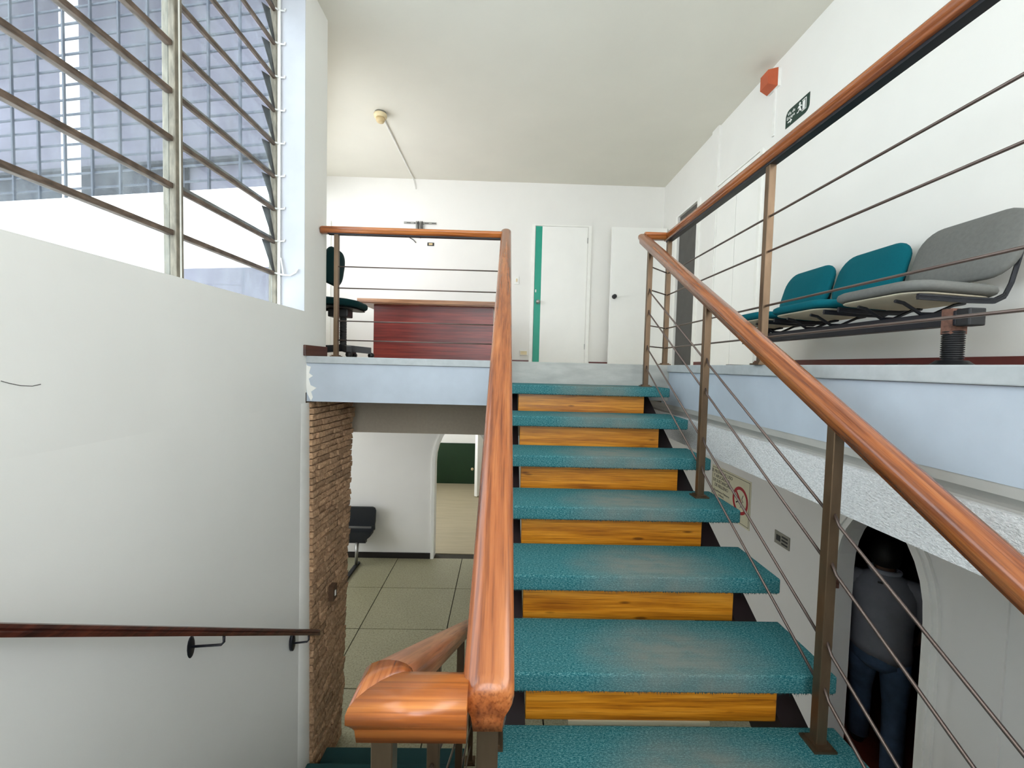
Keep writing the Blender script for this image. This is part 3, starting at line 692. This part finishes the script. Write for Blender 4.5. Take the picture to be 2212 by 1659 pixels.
obj('plate', bx(p.x-.01, p.x+.028, p.y-.035, p.y+.035, p.z-.05, p.z+.06), 'mortar', k_); obj('insert', bx(p.x+.028, p.x+.032, p.y-.008, p.y+.008, p.z-.02, p.z+.02), 'pvc', k_)

# ================================================================== FURNITURE
def cushion(x0, x1, y0, y1, z0, z1, r, n=5, puff=.01):
    """padded slab lying flat with rounded corners in plan"""
    bm = bmn(); out_ = []
    for cx_, cy_, a0 in ((x1-r, y1-r, 0), (x0+r, y1-r, PI/2), (x0+r, y0+r, PI), (x1-r, y0+r, 1.5*PI)):
        for k in range(n+1): a = a0+PI/2*k/n; out_.append((cx_+r*math.cos(a), cy_+r*math.sin(a)))
    mx, my = (x0+x1)/2, (y0+y1)/2; rings = []
    h = z1-z0
    for zz, s in ((z0, .93), (z0+h*.2, .985), (z0+h*.5, 1), (z0+h*.8, .985), (z1, .93), (z1+puff, .6)):
        rings.append([bm.verts.new((mx+(a-mx)*s, my+(b-my)*s, zz)) for a, b in out_])
    m_ = len(out_)
    for i in range(len(rings)-1):
        for k in range(m_): bm.faces.new((rings[i][k], rings[i][(k+1) % m_], rings[i+1][(k+1) % m_], rings[i+1][k]))
    bm.faces.new(rings[0][::-1]); bm.faces.new(rings[-1]); return bm
def xf(bm, mat): bmesh.ops.transform(bm, matrix=mat, verts=bm.verts); return bm
def bellows(c, r, h, n):
    pr = []
    for k in range(n): z = h*k/n; pr += [(r*.84, z), (r, z+h/n*.35), (r, z+h/n*.6), (r*.84, z+h/n*.95)]
    return lathe(bmn(), c, pr, 20)
# row of three seats on the gallery
Bn = thing('beam_seating', (1.9, 2.5, FL), 'three linked waiting seats, two teal and one grey, on a black beam', 'bench')
XB = 1.90
obj('beam', bx(XB-.03, XB+.03, 1.745, 3.34, 3.15, 3.212, bev=.004), 'black_metal', Bn)
obj('beam_end', bx(XB-.034, XB+.034, 1.69, 1.745, 3.145, 3.217, bev=.006), 'black_plastic', Bn)
for i, yc in enumerate((2.0, 2.53, 3.06)):
    m_ = 'grey_fabric' if i == 0 else 'teal_fabric'
    st = obj('seat', xf(cushion(-.21, .21, -.245, .245, -.022, .02, .10, 6), Matrix.Translation((1.91, yc, 3.315)) @ Matrix.Rotation(math.radians(3), 4, 'Y')), m_, Bn, True)
    st['label'] = ('grey' if i == 0 else 'teal')+' padded seat'
    obj('seat_board', xf(cushion(-.19, .19, -.22, .22, -.006, .004, .09, 5, .001), Matrix.Translation((1.91, yc, 3.285)) @ Matrix.Rotation(math.radians(3), 4, 'Y')), 'cream_under', st)
    bk = obj('backrest', xf(cushion(-.16, .16, -.245, .245, -.022, .014, .11, 6, .012), Matrix.Translation((2.155, yc, 3.525)) @ Matrix.Rotation(math.radians(-74), 4, 'Y')), m_, Bn, True)
    bk['label'] = ('grey' if i == 0 else 'teal')+' padded backrest'
    for s in (-1, 1):
        yy = yc+s*.215
        bm = bmn()
        path = [(1.74, yy, 3.272), (1.95, yy, 3.262), (2.07, yy, 3.262), (2.115, yy, 3.285), (2.14, yy, 3.34), (2.165, yy, 3.44), (2.19, yy, 3.56)]
        sweep(bm, [(-.006, -.012), (.006, -.012), (.006, .012), (-.006, .012)], path, [(0, 1, 0)]*len(path))
        xs = [(-.013, 0)]
        obj('side_strap', tube(bm, path, .009, 6), 'black_metal', Bn)
    for s in (-.1, .1): obj('seat_bracket', tube(bmn(), [(1.75, yc+s, 3.27), (1.79, yc+s, 3.262), (XB-.03, yc+s, 3.216), (XB+.03, yc+s, 3.216), (2.02, yc+s, 3.258), (2.07, yc+s, 3.268)], .008, 6), 'black_metal', Bn)
for yy in (1.78, 3.10):
    lg = obj('leg', bellows((XB, yy, FL+.03), .038, .13, 14), 'black_plastic', Bn, True)
    obj('leg_cap', bx(XB-.034, XB+.034, yy-.022, yy+.022, 3.115, 3.222), 'rust' if yy < 2 else 'black_metal', lg)
    obj('foot', lathe(bmn(), (XB, yy, FL), [(.20, 0), (.195, .006), (.07, .018), (.05, .035)], 20), 'black_plastic', lg, True)
    obj('foot_bar', bx(XB-.26, XB+.26, yy-.03, yy+.03, FL, FL+.014), 'black_plastic', lg)
# desk
Dk = thing('desk', (-.95, 5.5, FL), 'red brown wooden desk with a wide top behind the gallery railing', 'desk')
dt = obj('desk_top', bx(-1.735, -.12, 5.05, 5.85, 3.635, 3.675, bev=.003), 'desk_red', Dk)
obj('top_edging', bx(-1.738, -.117, 5.042, 5.05, 3.633, 3.677), 'desk_edge', dt)
obj('top_underside', bx(-1.725, -.13, 5.06, 5.84, 3.622, 3.634), 'desk_edge', dt)
obj('front_panel', bx(-1.575, -.15, 5.15, 5.18, FL+.01, 3.625), 'mahogany', Dk)
for x0 in (-1.575, -.18): obj('side_panel', bx(x0, x0+.03, 5.18, 5.8, FL, 3.625), 'mahogany', Dk)
# office chair
Ch = thing('office_chair', (-1.52, 4.0, FL), 'dark teal swivel chair half hidden behind the white wall edge', 'chair')
obj('seat', xf(cushion(-.225, .225, -.22, .22, -.03, .03, .12, 6, .012), Matrix.Translation((-1.54, 4.0, 3.465)) @ Matrix.Rotation(math.radians(4), 4, 'Y')), 'teal_dark', Ch, True)
obj('seat_pan', xf(cushion(-.2, .2, -.2, .2, -.012, .0, .1, 5, .001), Matrix.Translation((-1.54, 4.0, 3.43)) @ Matrix.Rotation(math.radians(4), 4, 'Y')), 'black_plastic', Ch)
obj('backrest', xf(cushion(-.165, .165, -.2, .2, -.025, .02, .12, 6, .012), Matrix.Translation((-1.59, 4.0, 3.80)) @ Matrix.Rotation(math.radians(98), 4, 'Y')), 'teal_dark', Ch, True)
obj('back_bar', tube(bmn(), [(-1.60, 4.0, 3.41), (-1.72, 4.0, 3.41), (-1.74, 4.0, 3.46), (-1.655, 4.0, 3.8)], .014, 8), 'black_metal', Ch, True)
obj('mechanism', bx(-1.62, -1.44, 3.93, 4.07, 3.34, 3.42, bev=.01), 'black_plastic', Ch)
obj('column', bellows((-1.505, 4.0, FL+.1), .033, .28, 18), 'black_plastic', Ch, True)
for k in range(5):
    a = 2*PI*k/5+.25; ex, ey = math.cos(a), math.sin(a)
    lg = obj('star_leg', prism(bmn(), [(-1.505-ey*.022, 4+ex*.022, FL+.06), (-1.505+ey*.022, 4-ex*.022, FL+.06), (-1.505+ey*.022, 4-ex*.022, FL+.12), (-1.505-ey*.022, 4+ex*.022, FL+.12)], (ex*.25, ey*.25, -.02)), 'black_plastic', Ch)
    obj('caster', lathe(bmn(), (-1.505+ex*.25, 4+ey*.25-.02, FL+.026), [(.026, 0), (.026, .04)], 12, 1), 'black_plastic', lg, True)
# waiting chair on the lower floor
Lc = thing('waiting_chair', (-2.07, 6.0, 0), 'dark navy shell chair standing against the lower white wall', 'chair')
def shell(pts, y0, y1): return prism(bmn(), [(x, y0, z) for x, z in pts], (0, y1-y0, 0))
rr = [( -2.32, .80), (-2.30, .815), (-1.88, .815), (-1.845, .80), (-1.83, .76), (-1.835, .60), (-1.845, .53), (-1.9, .53), (-2.32, .53)]
obj('backrest', shell(rr, 6.17, 6.205), 'navy', Lc)
obj('slot_bar', bx(-2.30, -1.885, 6.17, 6.18, .498, .522), 'steel', Lc)
rr = [(-2.32, .50), (-1.845, .50), (-1.86, .44), (-1.91, .395), (-1.97, .365), (-2.32, .365)]
bm = shell(rr, 6.02, 6.17); obj('seat', bm, 'navy', Lc)
obj('back_link', bx(-1.885, -1.84, 6.16, 6.2, .48, .55), 'navy', Lc)
obj('under_beam', bx(-2.32, -1.93, 6.04, 6.11, .335, .372), 'black_metal', Lc)
obj('leg', tube(bmn(), [(-2.055, 6.02, .03), (-2.055, 6.06, .34)], [.02, .026], 12), 'steel', Lc, True)
obj('foot', prism(bmn(), [(-2.085, 5.55, 0), (-2.035, 5.55, 0), (-2.03, 6.12, 0), (-2.08, 6.12, 0)], (0, 0, .03)), 'black_metal', Lc)

# ================================================================== FITTINGS
t_ = thing('smoke_detector', (-1.39, 4.70, ZC), 'cream dome detector on the ceiling with a conduit behind', 'detector')
c = (-1.39, 4.70, ZC)
obj('base', lathe(bmn(), c, [(.06, 0), (.06, -.018)], 20), 'plate', t_, True)
obj('body', lathe(bmn(), c, [(.068, -.018), (.07, -.03), (.066, -.05), (.05, -.058)], 20), 'cream', t_, True)
obj('dome', lathe(bmn(), c, [(.047, -.058), (.045, -.085), (.036, -.10), (.018, -.104)], 20), 'beige_plastic', t_, True)
t_ = tag(obj('conduit', tube(bmn(), [(-1.388, 4.775, ZC-.010), (-1.385, 4.85, ZC-.010), (-1.38, 6.0, ZC-.010), (-1.378, 6.27, ZC-.010), (-1.372, 6.305, ZC-.03), (-1.345, 6.305, 5.45)], .008, 8), 'pvc', None, True), 'thin pale conduit running from the ceiling detector to the back wall', 'conduit')
t_ = thing('wall_bracket', (-1.28, YB, 4.9), 'slim metal mounting bracket on the back wall above the railing', 'bracket')
obj('cross_plate', bx(-1.51, -1.04, YB-.012, YB, 4.955, 4.985), 'steel', t_)
for k in range(4): obj('slot', bx(-1.47+k*.105+(.05 if k > 1 else 0), -1.41+k*.105+(.05 if k > 1 else 0), YB-.014, YB-.012, 4.965, 4.973), 'black_metal', t_)
for k in range(4): obj('arm', bx(-1.33+k*.028, -1.318+k*.028, YB-.05, YB-.012, 4.83, 4.985), 'grey_dark' if k % 2 else 'steel', t_)
t_ = tag(obj('loose_cable', tube(bmn(), [U(x, y, 1, YB-.012) for x, y in ((878, 506), (884, 513), (893, 518), (898, 524))], .006, 6), 'black_plastic', None, True), 'short loose black cable end hanging below the bracket', 'cable')
t_ = tag(obj('loose_cable', tube(bmn(), [U(x, y, 1, YB-.012) for x, y in ((898, 509), (903, 513), (909, 514), (914, 510))], .006, 6), 'black_plastic', None, True), 'black cable loop under the bracket, right of the loose end', 'cable')
t_ = thing('socket_plate', (-1.117, YB, 4.65), 'small open wall socket with a dark box below the bracket', 'socket')
obj('box', bx(-1.165, -1.07, YB-.008, YB, 4.648, 4.695), 'black_plastic', t_); obj('insert', bx(-1.145, -1.09, YB-.012, YB-.008, 4.658, 4.686), 'beige_plastic', t_)
t_ = thing('light_switch', (.15, YB, 4.15), 'white light switch beside the door with the green stripe', 'switch')
obj('plate', bx(.115, .185, YB-.01, YB, 4.13, 4.245, bev=.003), 'pvc', t_); obj('rocker', bx(.14, .16, YB-.016, YB-.01, 4.165, 4.21), 'cream', t_)
t_ = thing('outlet_box', (.28, YB, 3.1), 'white outlet box low on the wall by the striped door', 'outlet')
obj('box', bx(.22, .335, YB-.03, YB, 3.09, 3.16, bev=.004), 'pvc', t_); obj('cover', bx(.23, .325, YB-.034, YB-.03, 3.098, 3.152), 'cream', t_)
# alarm sounder high on the right wall
t_ = thing('alarm_sounder', (XR, 3.76, 5.37), 'orange red alarm box high on the wall under the ceiling', 'alarm')
bm = bmn(); a = [(XR-.025, 3.69, 5.375), (XR-.025, 3.84, 5.375), (XR-.025, 3.84, 5.525), (XR-.025, 3.69, 5.525)]; b = [(XR-.10, 3.71, 5.40), (XR-.10, 3.82, 5.40), (XR-.10, 3.82, 5.515), (XR-.10, 3.71, 5.515)]
va = [bm.verts.new(p) for p in a]; vb = [bm.verts.new(p) for p in b]; bm.faces.new(va); bm.faces.new(vb)
for k in range(4): bm.faces.new((va[k], va[(k+1) % 4], vb[(k+1) % 4], vb[k]))
obj('housing', bm, 'terracotta', t_); obj('back_box', bx(XR-.025, XR, 3.69, 3.84, 5.375, 5.525), 'pvc', t_)
tag(obj('cable_trunking', bx(XR-.014, XR, 3.735, 3.76, 4.98, 5.375), 'pvc'), 'white cable trunking dropping from the orange alarm box', 'trunking')
# exit sign: green plate with two rounded corners
t_ = thing('exit_sign', (XR, 3.45, 4.96), 'dark green exit sign with white lettering on the right wall', 'sign')
y0, y1, z0, z1, r = 3.59, 3.315, 4.955, 5.09, .05      # reads from the far end (left in view) to the near end
pts = [(y0, z0)]+[(y1+r-r*math.sin(a), z0+r-r*math.cos(a)) for a in [PI/2*k/6 for k in range(7)]]+[(y1, z1)]+[(y0-r+r*math.sin(a), z1-r+r*math.cos(a)) for a in [PI/2*k/6 for k in range(7)]]
obj('plate', prism(bmn(), [(XR-.004, a, b) for a, b in pts], (.004, 0, 0)), 'sign_green', t_)
fm = lambda yy, zz: frame_mat((XR-.0048, yy, zz), (0, -1, 0), (0, 0, 1), (-1, 0, 0))
text('lettering', 'Vía de', .036, 'sign_white', fm(3.565, 5.043), t_)
text('lettering', 'Escape', .036, 'sign_white', fm(3.575, 5.012), t_)
def flat(pts, m, par, name, x=XR-.0048): return obj(name, prism(bmn(), [(x, a, b) for a, b in pts], (-.0008, 0, 0)), m, par)
ay, az = 3.535, 4.990
flat([(ay+.025, az+.005), (ay-.006, az+.005), (ay-.006, az+.018), (ay-.028, az), (ay-.006, az-.018), (ay-.006, az-.005), (ay+.025, az-.005)], 'sign_white', t_, 'arrow')
flat([(3.395, 4.985), (3.345, 4.985), (3.345, 5.072), (3.395, 5.072), (3.395, 5.066), (3.351, 5.066), (3.351, 4.991), (3.395, 4.991)], 'sign_white', t_, 'door_outline')
flat([(3.388, 4.995), (3.36, 4.995), (3.36, 5.06), (3.388, 5.06)], 'sign_white', t_, 'door_panel')
flat([(3.42+.011*math.cos(k*PI/5), 5.062+.011*math.sin(k*PI/5)) for k in range(10)], 'sign_white', t_, 'figure_head')
flat([(3.435, 5.048), (3.41, 5.05), (3.392, 5.035), (3.396, 5.03), (3.412, 5.04), (3.408, 5.022), (3.396, 5.0), (3.404, 4.996), (3.420, 5.014), (3.436, 5.0), (3.452, 5.002), (3.452, 5.008), (3.439, 5.008), (3.425, 5.024), (3.428, 5.036), (3.442, 5.032), (3.444, 5.038)], 'sign_white', t_, 'figure_body')
# prohibition sign on the lower right wall
t_ = thing('prohibition_sign', (XW, 4.55, 1.3), 'cream notice with a red crossed circle under the gallery', 'sign')
y0, y1, z0, z1 = 4.96, 4.165, 1.335, 1.83
obj('plate', bx(XW-.005, XW, y1, y0, z0, z1), 'sign_cream', t_)
bm = bmn()
for (a, b, c_, d_) in ((y1+.015, y0-.015, z1-.022, z1-.017), (y1+.015, y0-.015, z0+.017, z0+.022), (y1+.015, y1+.02, z0+.017, z1-.017), (y0-.02, y0-.015, z0+.017, z1-.017)): box(bm, XW-.0058, XW-.005, a, b, c_, d_)
obj('border', bm, 'sign_black', t_)
f2 = lambda yy, zz: frame_mat((XW-.0058, yy, zz), (0, -1, 0), (0, 0, 1), (-1, 0, 0))
for k, s in enumerate(('SE PROHIBE EL USO', 'Y APLICACIÓN', 'DE SUSTANCIAS', 'DE RELLENO')): text('lettering', s, .052, 'sign_black', f2(4.735, 1.752-k*.052), t_, .0006, 'CENTER')
for k, s in enumerate(('(Biopolímeros, Polímeros', 'y Afines)')): text('small_lettering', s, .034, 'sign_black', f2(4.735, 1.54-k*.036), t_, .0004, 'CENTER')
bm = bmn(); n = 36; cy_, cz_, ro, ri = 4.345, 1.585, .145, .113
for k in range(n):
    a, b = 2*PI*k/n, 2*PI*(k+1)/n
    prism(bm, [(XW-.0055, cy_+ro*math.cos(a), cz_+ro*math.sin(a)), (XW-.0055, cy_+ro*math.cos(b), cz_+ro*math.sin(b)), (XW-.0055, cy_+ri*math.cos(b), cz_+ri*math.sin(b)), (XW-.0055, cy_+ri*math.cos(a), cz_+ri*math.sin(a))], (-.001, 0, 0))
obj('red_ring', bm, 'sign_red', t_)
s_ = .118*math.sqrt(.5)
flat([(cy_+s_+.009, cz_+s_-.009), (cy_+s_-.009, cz_+s_+.009), (cy_-s_-.009, cz_-s_+.009), (cy_-s_+.009, cz_-s_-.009)], 'sign_red', t_, 'red_bar', XW-.0062)
bm = bmn(); tube(bm, [(XW-.006, cy_+a, cz_+b) for a, b in ((-.05, .07), (-.03, .02), (-.055, .0), (-.03, -.01), (-.035, -.03), (-.02, -.035), (-.03, -.05), (.0, -.07))], .0022, 5)
obj('face_outline', bm, 'sign_black', t_)
flat([(cy_+.08, cz_-.03), (cy_+.03, cz_-.005), (cy_+.0, cz_-.002), (cy_+.03, cz_-.016), (cy_+.075, cz_-.045)], 'sign_black', t_, 'syringe', XW-.0058)
t_ = thing('switch_plate', (XW, 3.66, 1.4), 'small grey metal plate with dark slots beside the arched doorway', 'plate')
obj('plate', bx(XW-.008, XW, 3.565, 3.765, 1.395, 1.51, bev=.003), 'plate', t_)
for k in range(3): obj('slot', bx(XW-.0095, XW-.008, 3.585, 3.665, 1.415+k*.03, 1.43+k*.03), 'black_plastic', t_)
obj('insert', bx(XW-.012, XW-.008, 3.685, 3.735, 1.43, 1.48), 'black_plastic', t_)

# ================================================================== PERSON in the arched doorway, seen from behind
def skin(name, verts, edges, rad, m, parent, sub=2, root=0):
    me = bpy.data.meshes.new('tmp'); me.from_pydata([tuple(v) for v in verts], edges, [])
    o = bpy.data.objects.new('tmp', me); COL.objects.link(o)
    md = o.modifiers.new('s', 'SKIN'); md.use_smooth_shade = True; md.branch_smoothing = .6
    for i, sv in enumerate(me.skin_vertices[0].data): sv.radius = rad[i] if isinstance(rad[i], tuple) else (rad[i], rad[i]); sv.use_root = (i == root)
    o.modifiers.new('u', 'SUBSURF').levels = sub
    dg = bpy.context.evaluated_depsgraph_get(); me2 = bpy.data.meshes.new_from_object(o.evaluated_get(dg)); me2.name = name
    bpy.data.objects.remove(o); me2.materials.clear()
    return _link(name, me2, m, parent, True)
PX, PY = 2.89, 3.08
Pn = thing('person', (PX, PY, 0), 'person in a grey polo shirt and dark jeans walking away through the arched doorway', 'person')
fd = Vector((.68, .73, 0)); rd = Vector((.73, -.68, 0))       # facing, and the person's right
def B(r_, f_, z): return Vector((PX, PY, 0))+rd*r_+fd*f_+Vector((0, 0, z))
# body: pelvis, spine, neck, head, arms, legs
V = [B(0, 0, .93), B(0, 0, 1.10), B(0, .0, 1.28), B(0, .01, 1.40), B(0, .015, 1.455), B(0, .04, 1.545), B(0, .055, 1.625),          # 0-6
     B(-.17, 0, 1.37), B(-.25, .02, 1.12), B(-.22, .16, .97), B(-.20, .22, .93),                    # left arm 7-10
     B(.17, 0, 1.37), B(.25, .02, 1.12), B(.23, .14, .96), B(.21, .20, .92),                     # right arm 11-14
     B(-.09, .02, .88), B(-.10, .17, .50), B(-.10, .16, .10),                          # left leg forward 15-17
     B(.09, -.02, .88), B(.10, -.02, .48), B(.10, -.14, .10)]                          # right leg 18-20
Ed = [(0, 1), (1, 2), (2, 3), (3, 4), (4, 5), (5, 6), (3, 7), (7, 8), (8, 9), (9, 10), (3, 11), (11, 12), (12, 13), (13, 14), (0, 15), (15, 16), (16, 17), (0, 18), (18, 19), (19, 20)]
Rd = [.10, .10, .105, .07, .055, .085, .075, .045, .038, .032, .026, .045, .038, .032, .026, .08, .055, .04, .08, .055, .04]
# hands: palm, four fingers and a thumb on each side
for base, sgn in ((10, -1), (14, 1)):
    w0 = V[base]; i0 = len(V); V.append(w0+fd*.05+Vector((0, 0, -.03))); Ed.append((base, i0)); Rd.append(.026)
    for q, (o_, ln) in enumerate(((-.027, .055), (-.009, .065), (.009, .06), (.027, .045))):
        i1 = len(V); V.append(V[i0]+rd*o_+fd*.035+Vector((0, 0, -.02))); V.append(V[i1]+fd*ln*.6+Vector((0, 0, -ln*.75))); Ed.extend([(i0, i1), (i1, i1+1)]); Rd.extend([.010, .008])
    i1 = len(V); V.append(V[i0]-rd*sgn*.035+Vector((0, 0, -.01))); V.append(V[i1]+fd*.035-rd*sgn*.008+Vector((0, 0, -.02))); Ed.extend([(i0, i1), (i1, i1+1)]); Rd.extend([.011, .009])
# nose and ears
for off_, rr_ in ((fd*.105+Vector((0, 0, -.04)), .014), (rd*.088+Vector((0, 0, -.045)), .018), (-rd*.088+Vector((0, 0, -.045)), .018)):
    i1 = len(V); V.append(V[6]+off_); Ed.append((5 if rr_ < .016 else 5, i1)); Rd.append(rr_)
skin('body', V, Ed, Rd, 'skin', Pn, 1)
# hair cap
hc = bmn(); bmesh.ops.create_uvsphere(hc, u_segments=20, v_segments=14, radius=1)
hm = frame_mat(B(0, .03, 1.59), rd*.100, fd*.118, Vector((0, 0, .125)))
bmesh.ops.transform(hc, matrix=hm, verts=hc.verts)
bmesh.ops.delete(hc, geom=[v for v in hc.verts if (v.co-B(0, .03, 1.59)).dot(fd) > .06 and v.co.z < 1.645 or v.co.z < 1.50], context='VERTS')
obj('hair', hc, 'hair', Pn, True)
def loft(bm, rings, seg=24):
    """rings: (right, forward, z, half width, half depth, tilt)"""
    R_ = []
    for (r_, f_, z, a_, b_, tl) in rings:
        R_.append([bm.verts.new(B(r_+a_*math.cos(2*PI*k/seg), f_+b_*math.sin(2*PI*k/seg), z+tl*math.cos(2*PI*k/seg))) for k in range(seg)])
    for i_ in range(len(R_)-1):
        for k in range(seg): bm.faces.new((R_[i_][k], R_[i_][(k+1) % seg], R_[i_+1][(k+1) % seg], R_[i_+1][k]))
    bm.faces.new(R_[0][::-1]); bm.faces.new(R_[-1]); return bm
bm = loft(bmn(), [(0, 0, .84, .178, .125, -.03), (0, 0, .90, .186, .132, -.02), (0, 0, .97, .180, .128, 0), (0, -.003, 1.08, .180, .126, 0), (0, -.005, 1.22, .192, .128, 0), (0, -.005, 1.32, .205, .124, 0), (0, 0, 1.38, .205, .108, 0), (0, .005, 1.42, .165, .09, 0), (0, .012, 1.45, .10, .078, 0), (0, .015, 1.475, .07, .066, 0)])
for s_ in (-1, 1):
    tube(bm, [B(s_*.12, .0, 1.385), B(s_*.185, .0, 1.375), B(s_*.222, .005, 1.32), B(s_*.245, .015, 1.22), B(s_*.252, .02, 1.14)], [.06, .074, .076, .072, .070], 14)
obj('polo_shirt', bm, 'shirt', Pn, True)
obj('collar', tube(bmn(), [B(.085*math.cos(2*PI*k/16), .01+.075*math.sin(2*PI*k/16), 1.472) for k in range(17)], .018, 8), 'collar', Pn, True)
pm = frame_mat(B(-.035, -.108, 1.405), rd, Vector((0, 0, 1)), -fd)
obj('emblem', xf(bx(0, .03, 0, .012, -.004, .006), pm), 'sign_black', Pn)
bm = loft(bmn(), [(0, 0, .74, .10, .10, 0), (0, 0, .79, .168, .125, 0), (0, 0, .86, .172, .126, 0), (0, 0, .94, .160, .115, 0)])
for q_ in ([(-.088, .02, .83), (-.095, .09, .66), (-.10, .16, .48), (-.10, .17, .28), (-.10, .15, .06)], [(.088, -.01, .83), (.096, -.01, .66), (.10, -.015, .48), (.10, -.07, .28), (.10, -.14, .06)]):
    tube(bm, [B(*p_) for p_ in q_], [.092, .088, .072, .068, .064], 16)
obj('jeans', bm, 'jeans', Pn, True)
for r_, f_ in ((-.10, .16), (.10, -.14)):
    pth = [B(r_, f_-.06, .045), B(r_, f_, .05), B(r_, f_+.09, .042), B(r_, f_+.19, .032)]
    obj('shoe', tube(bmn(), pth, [.038, .048, .046, .03], 12), 'shoe', Pn, True)
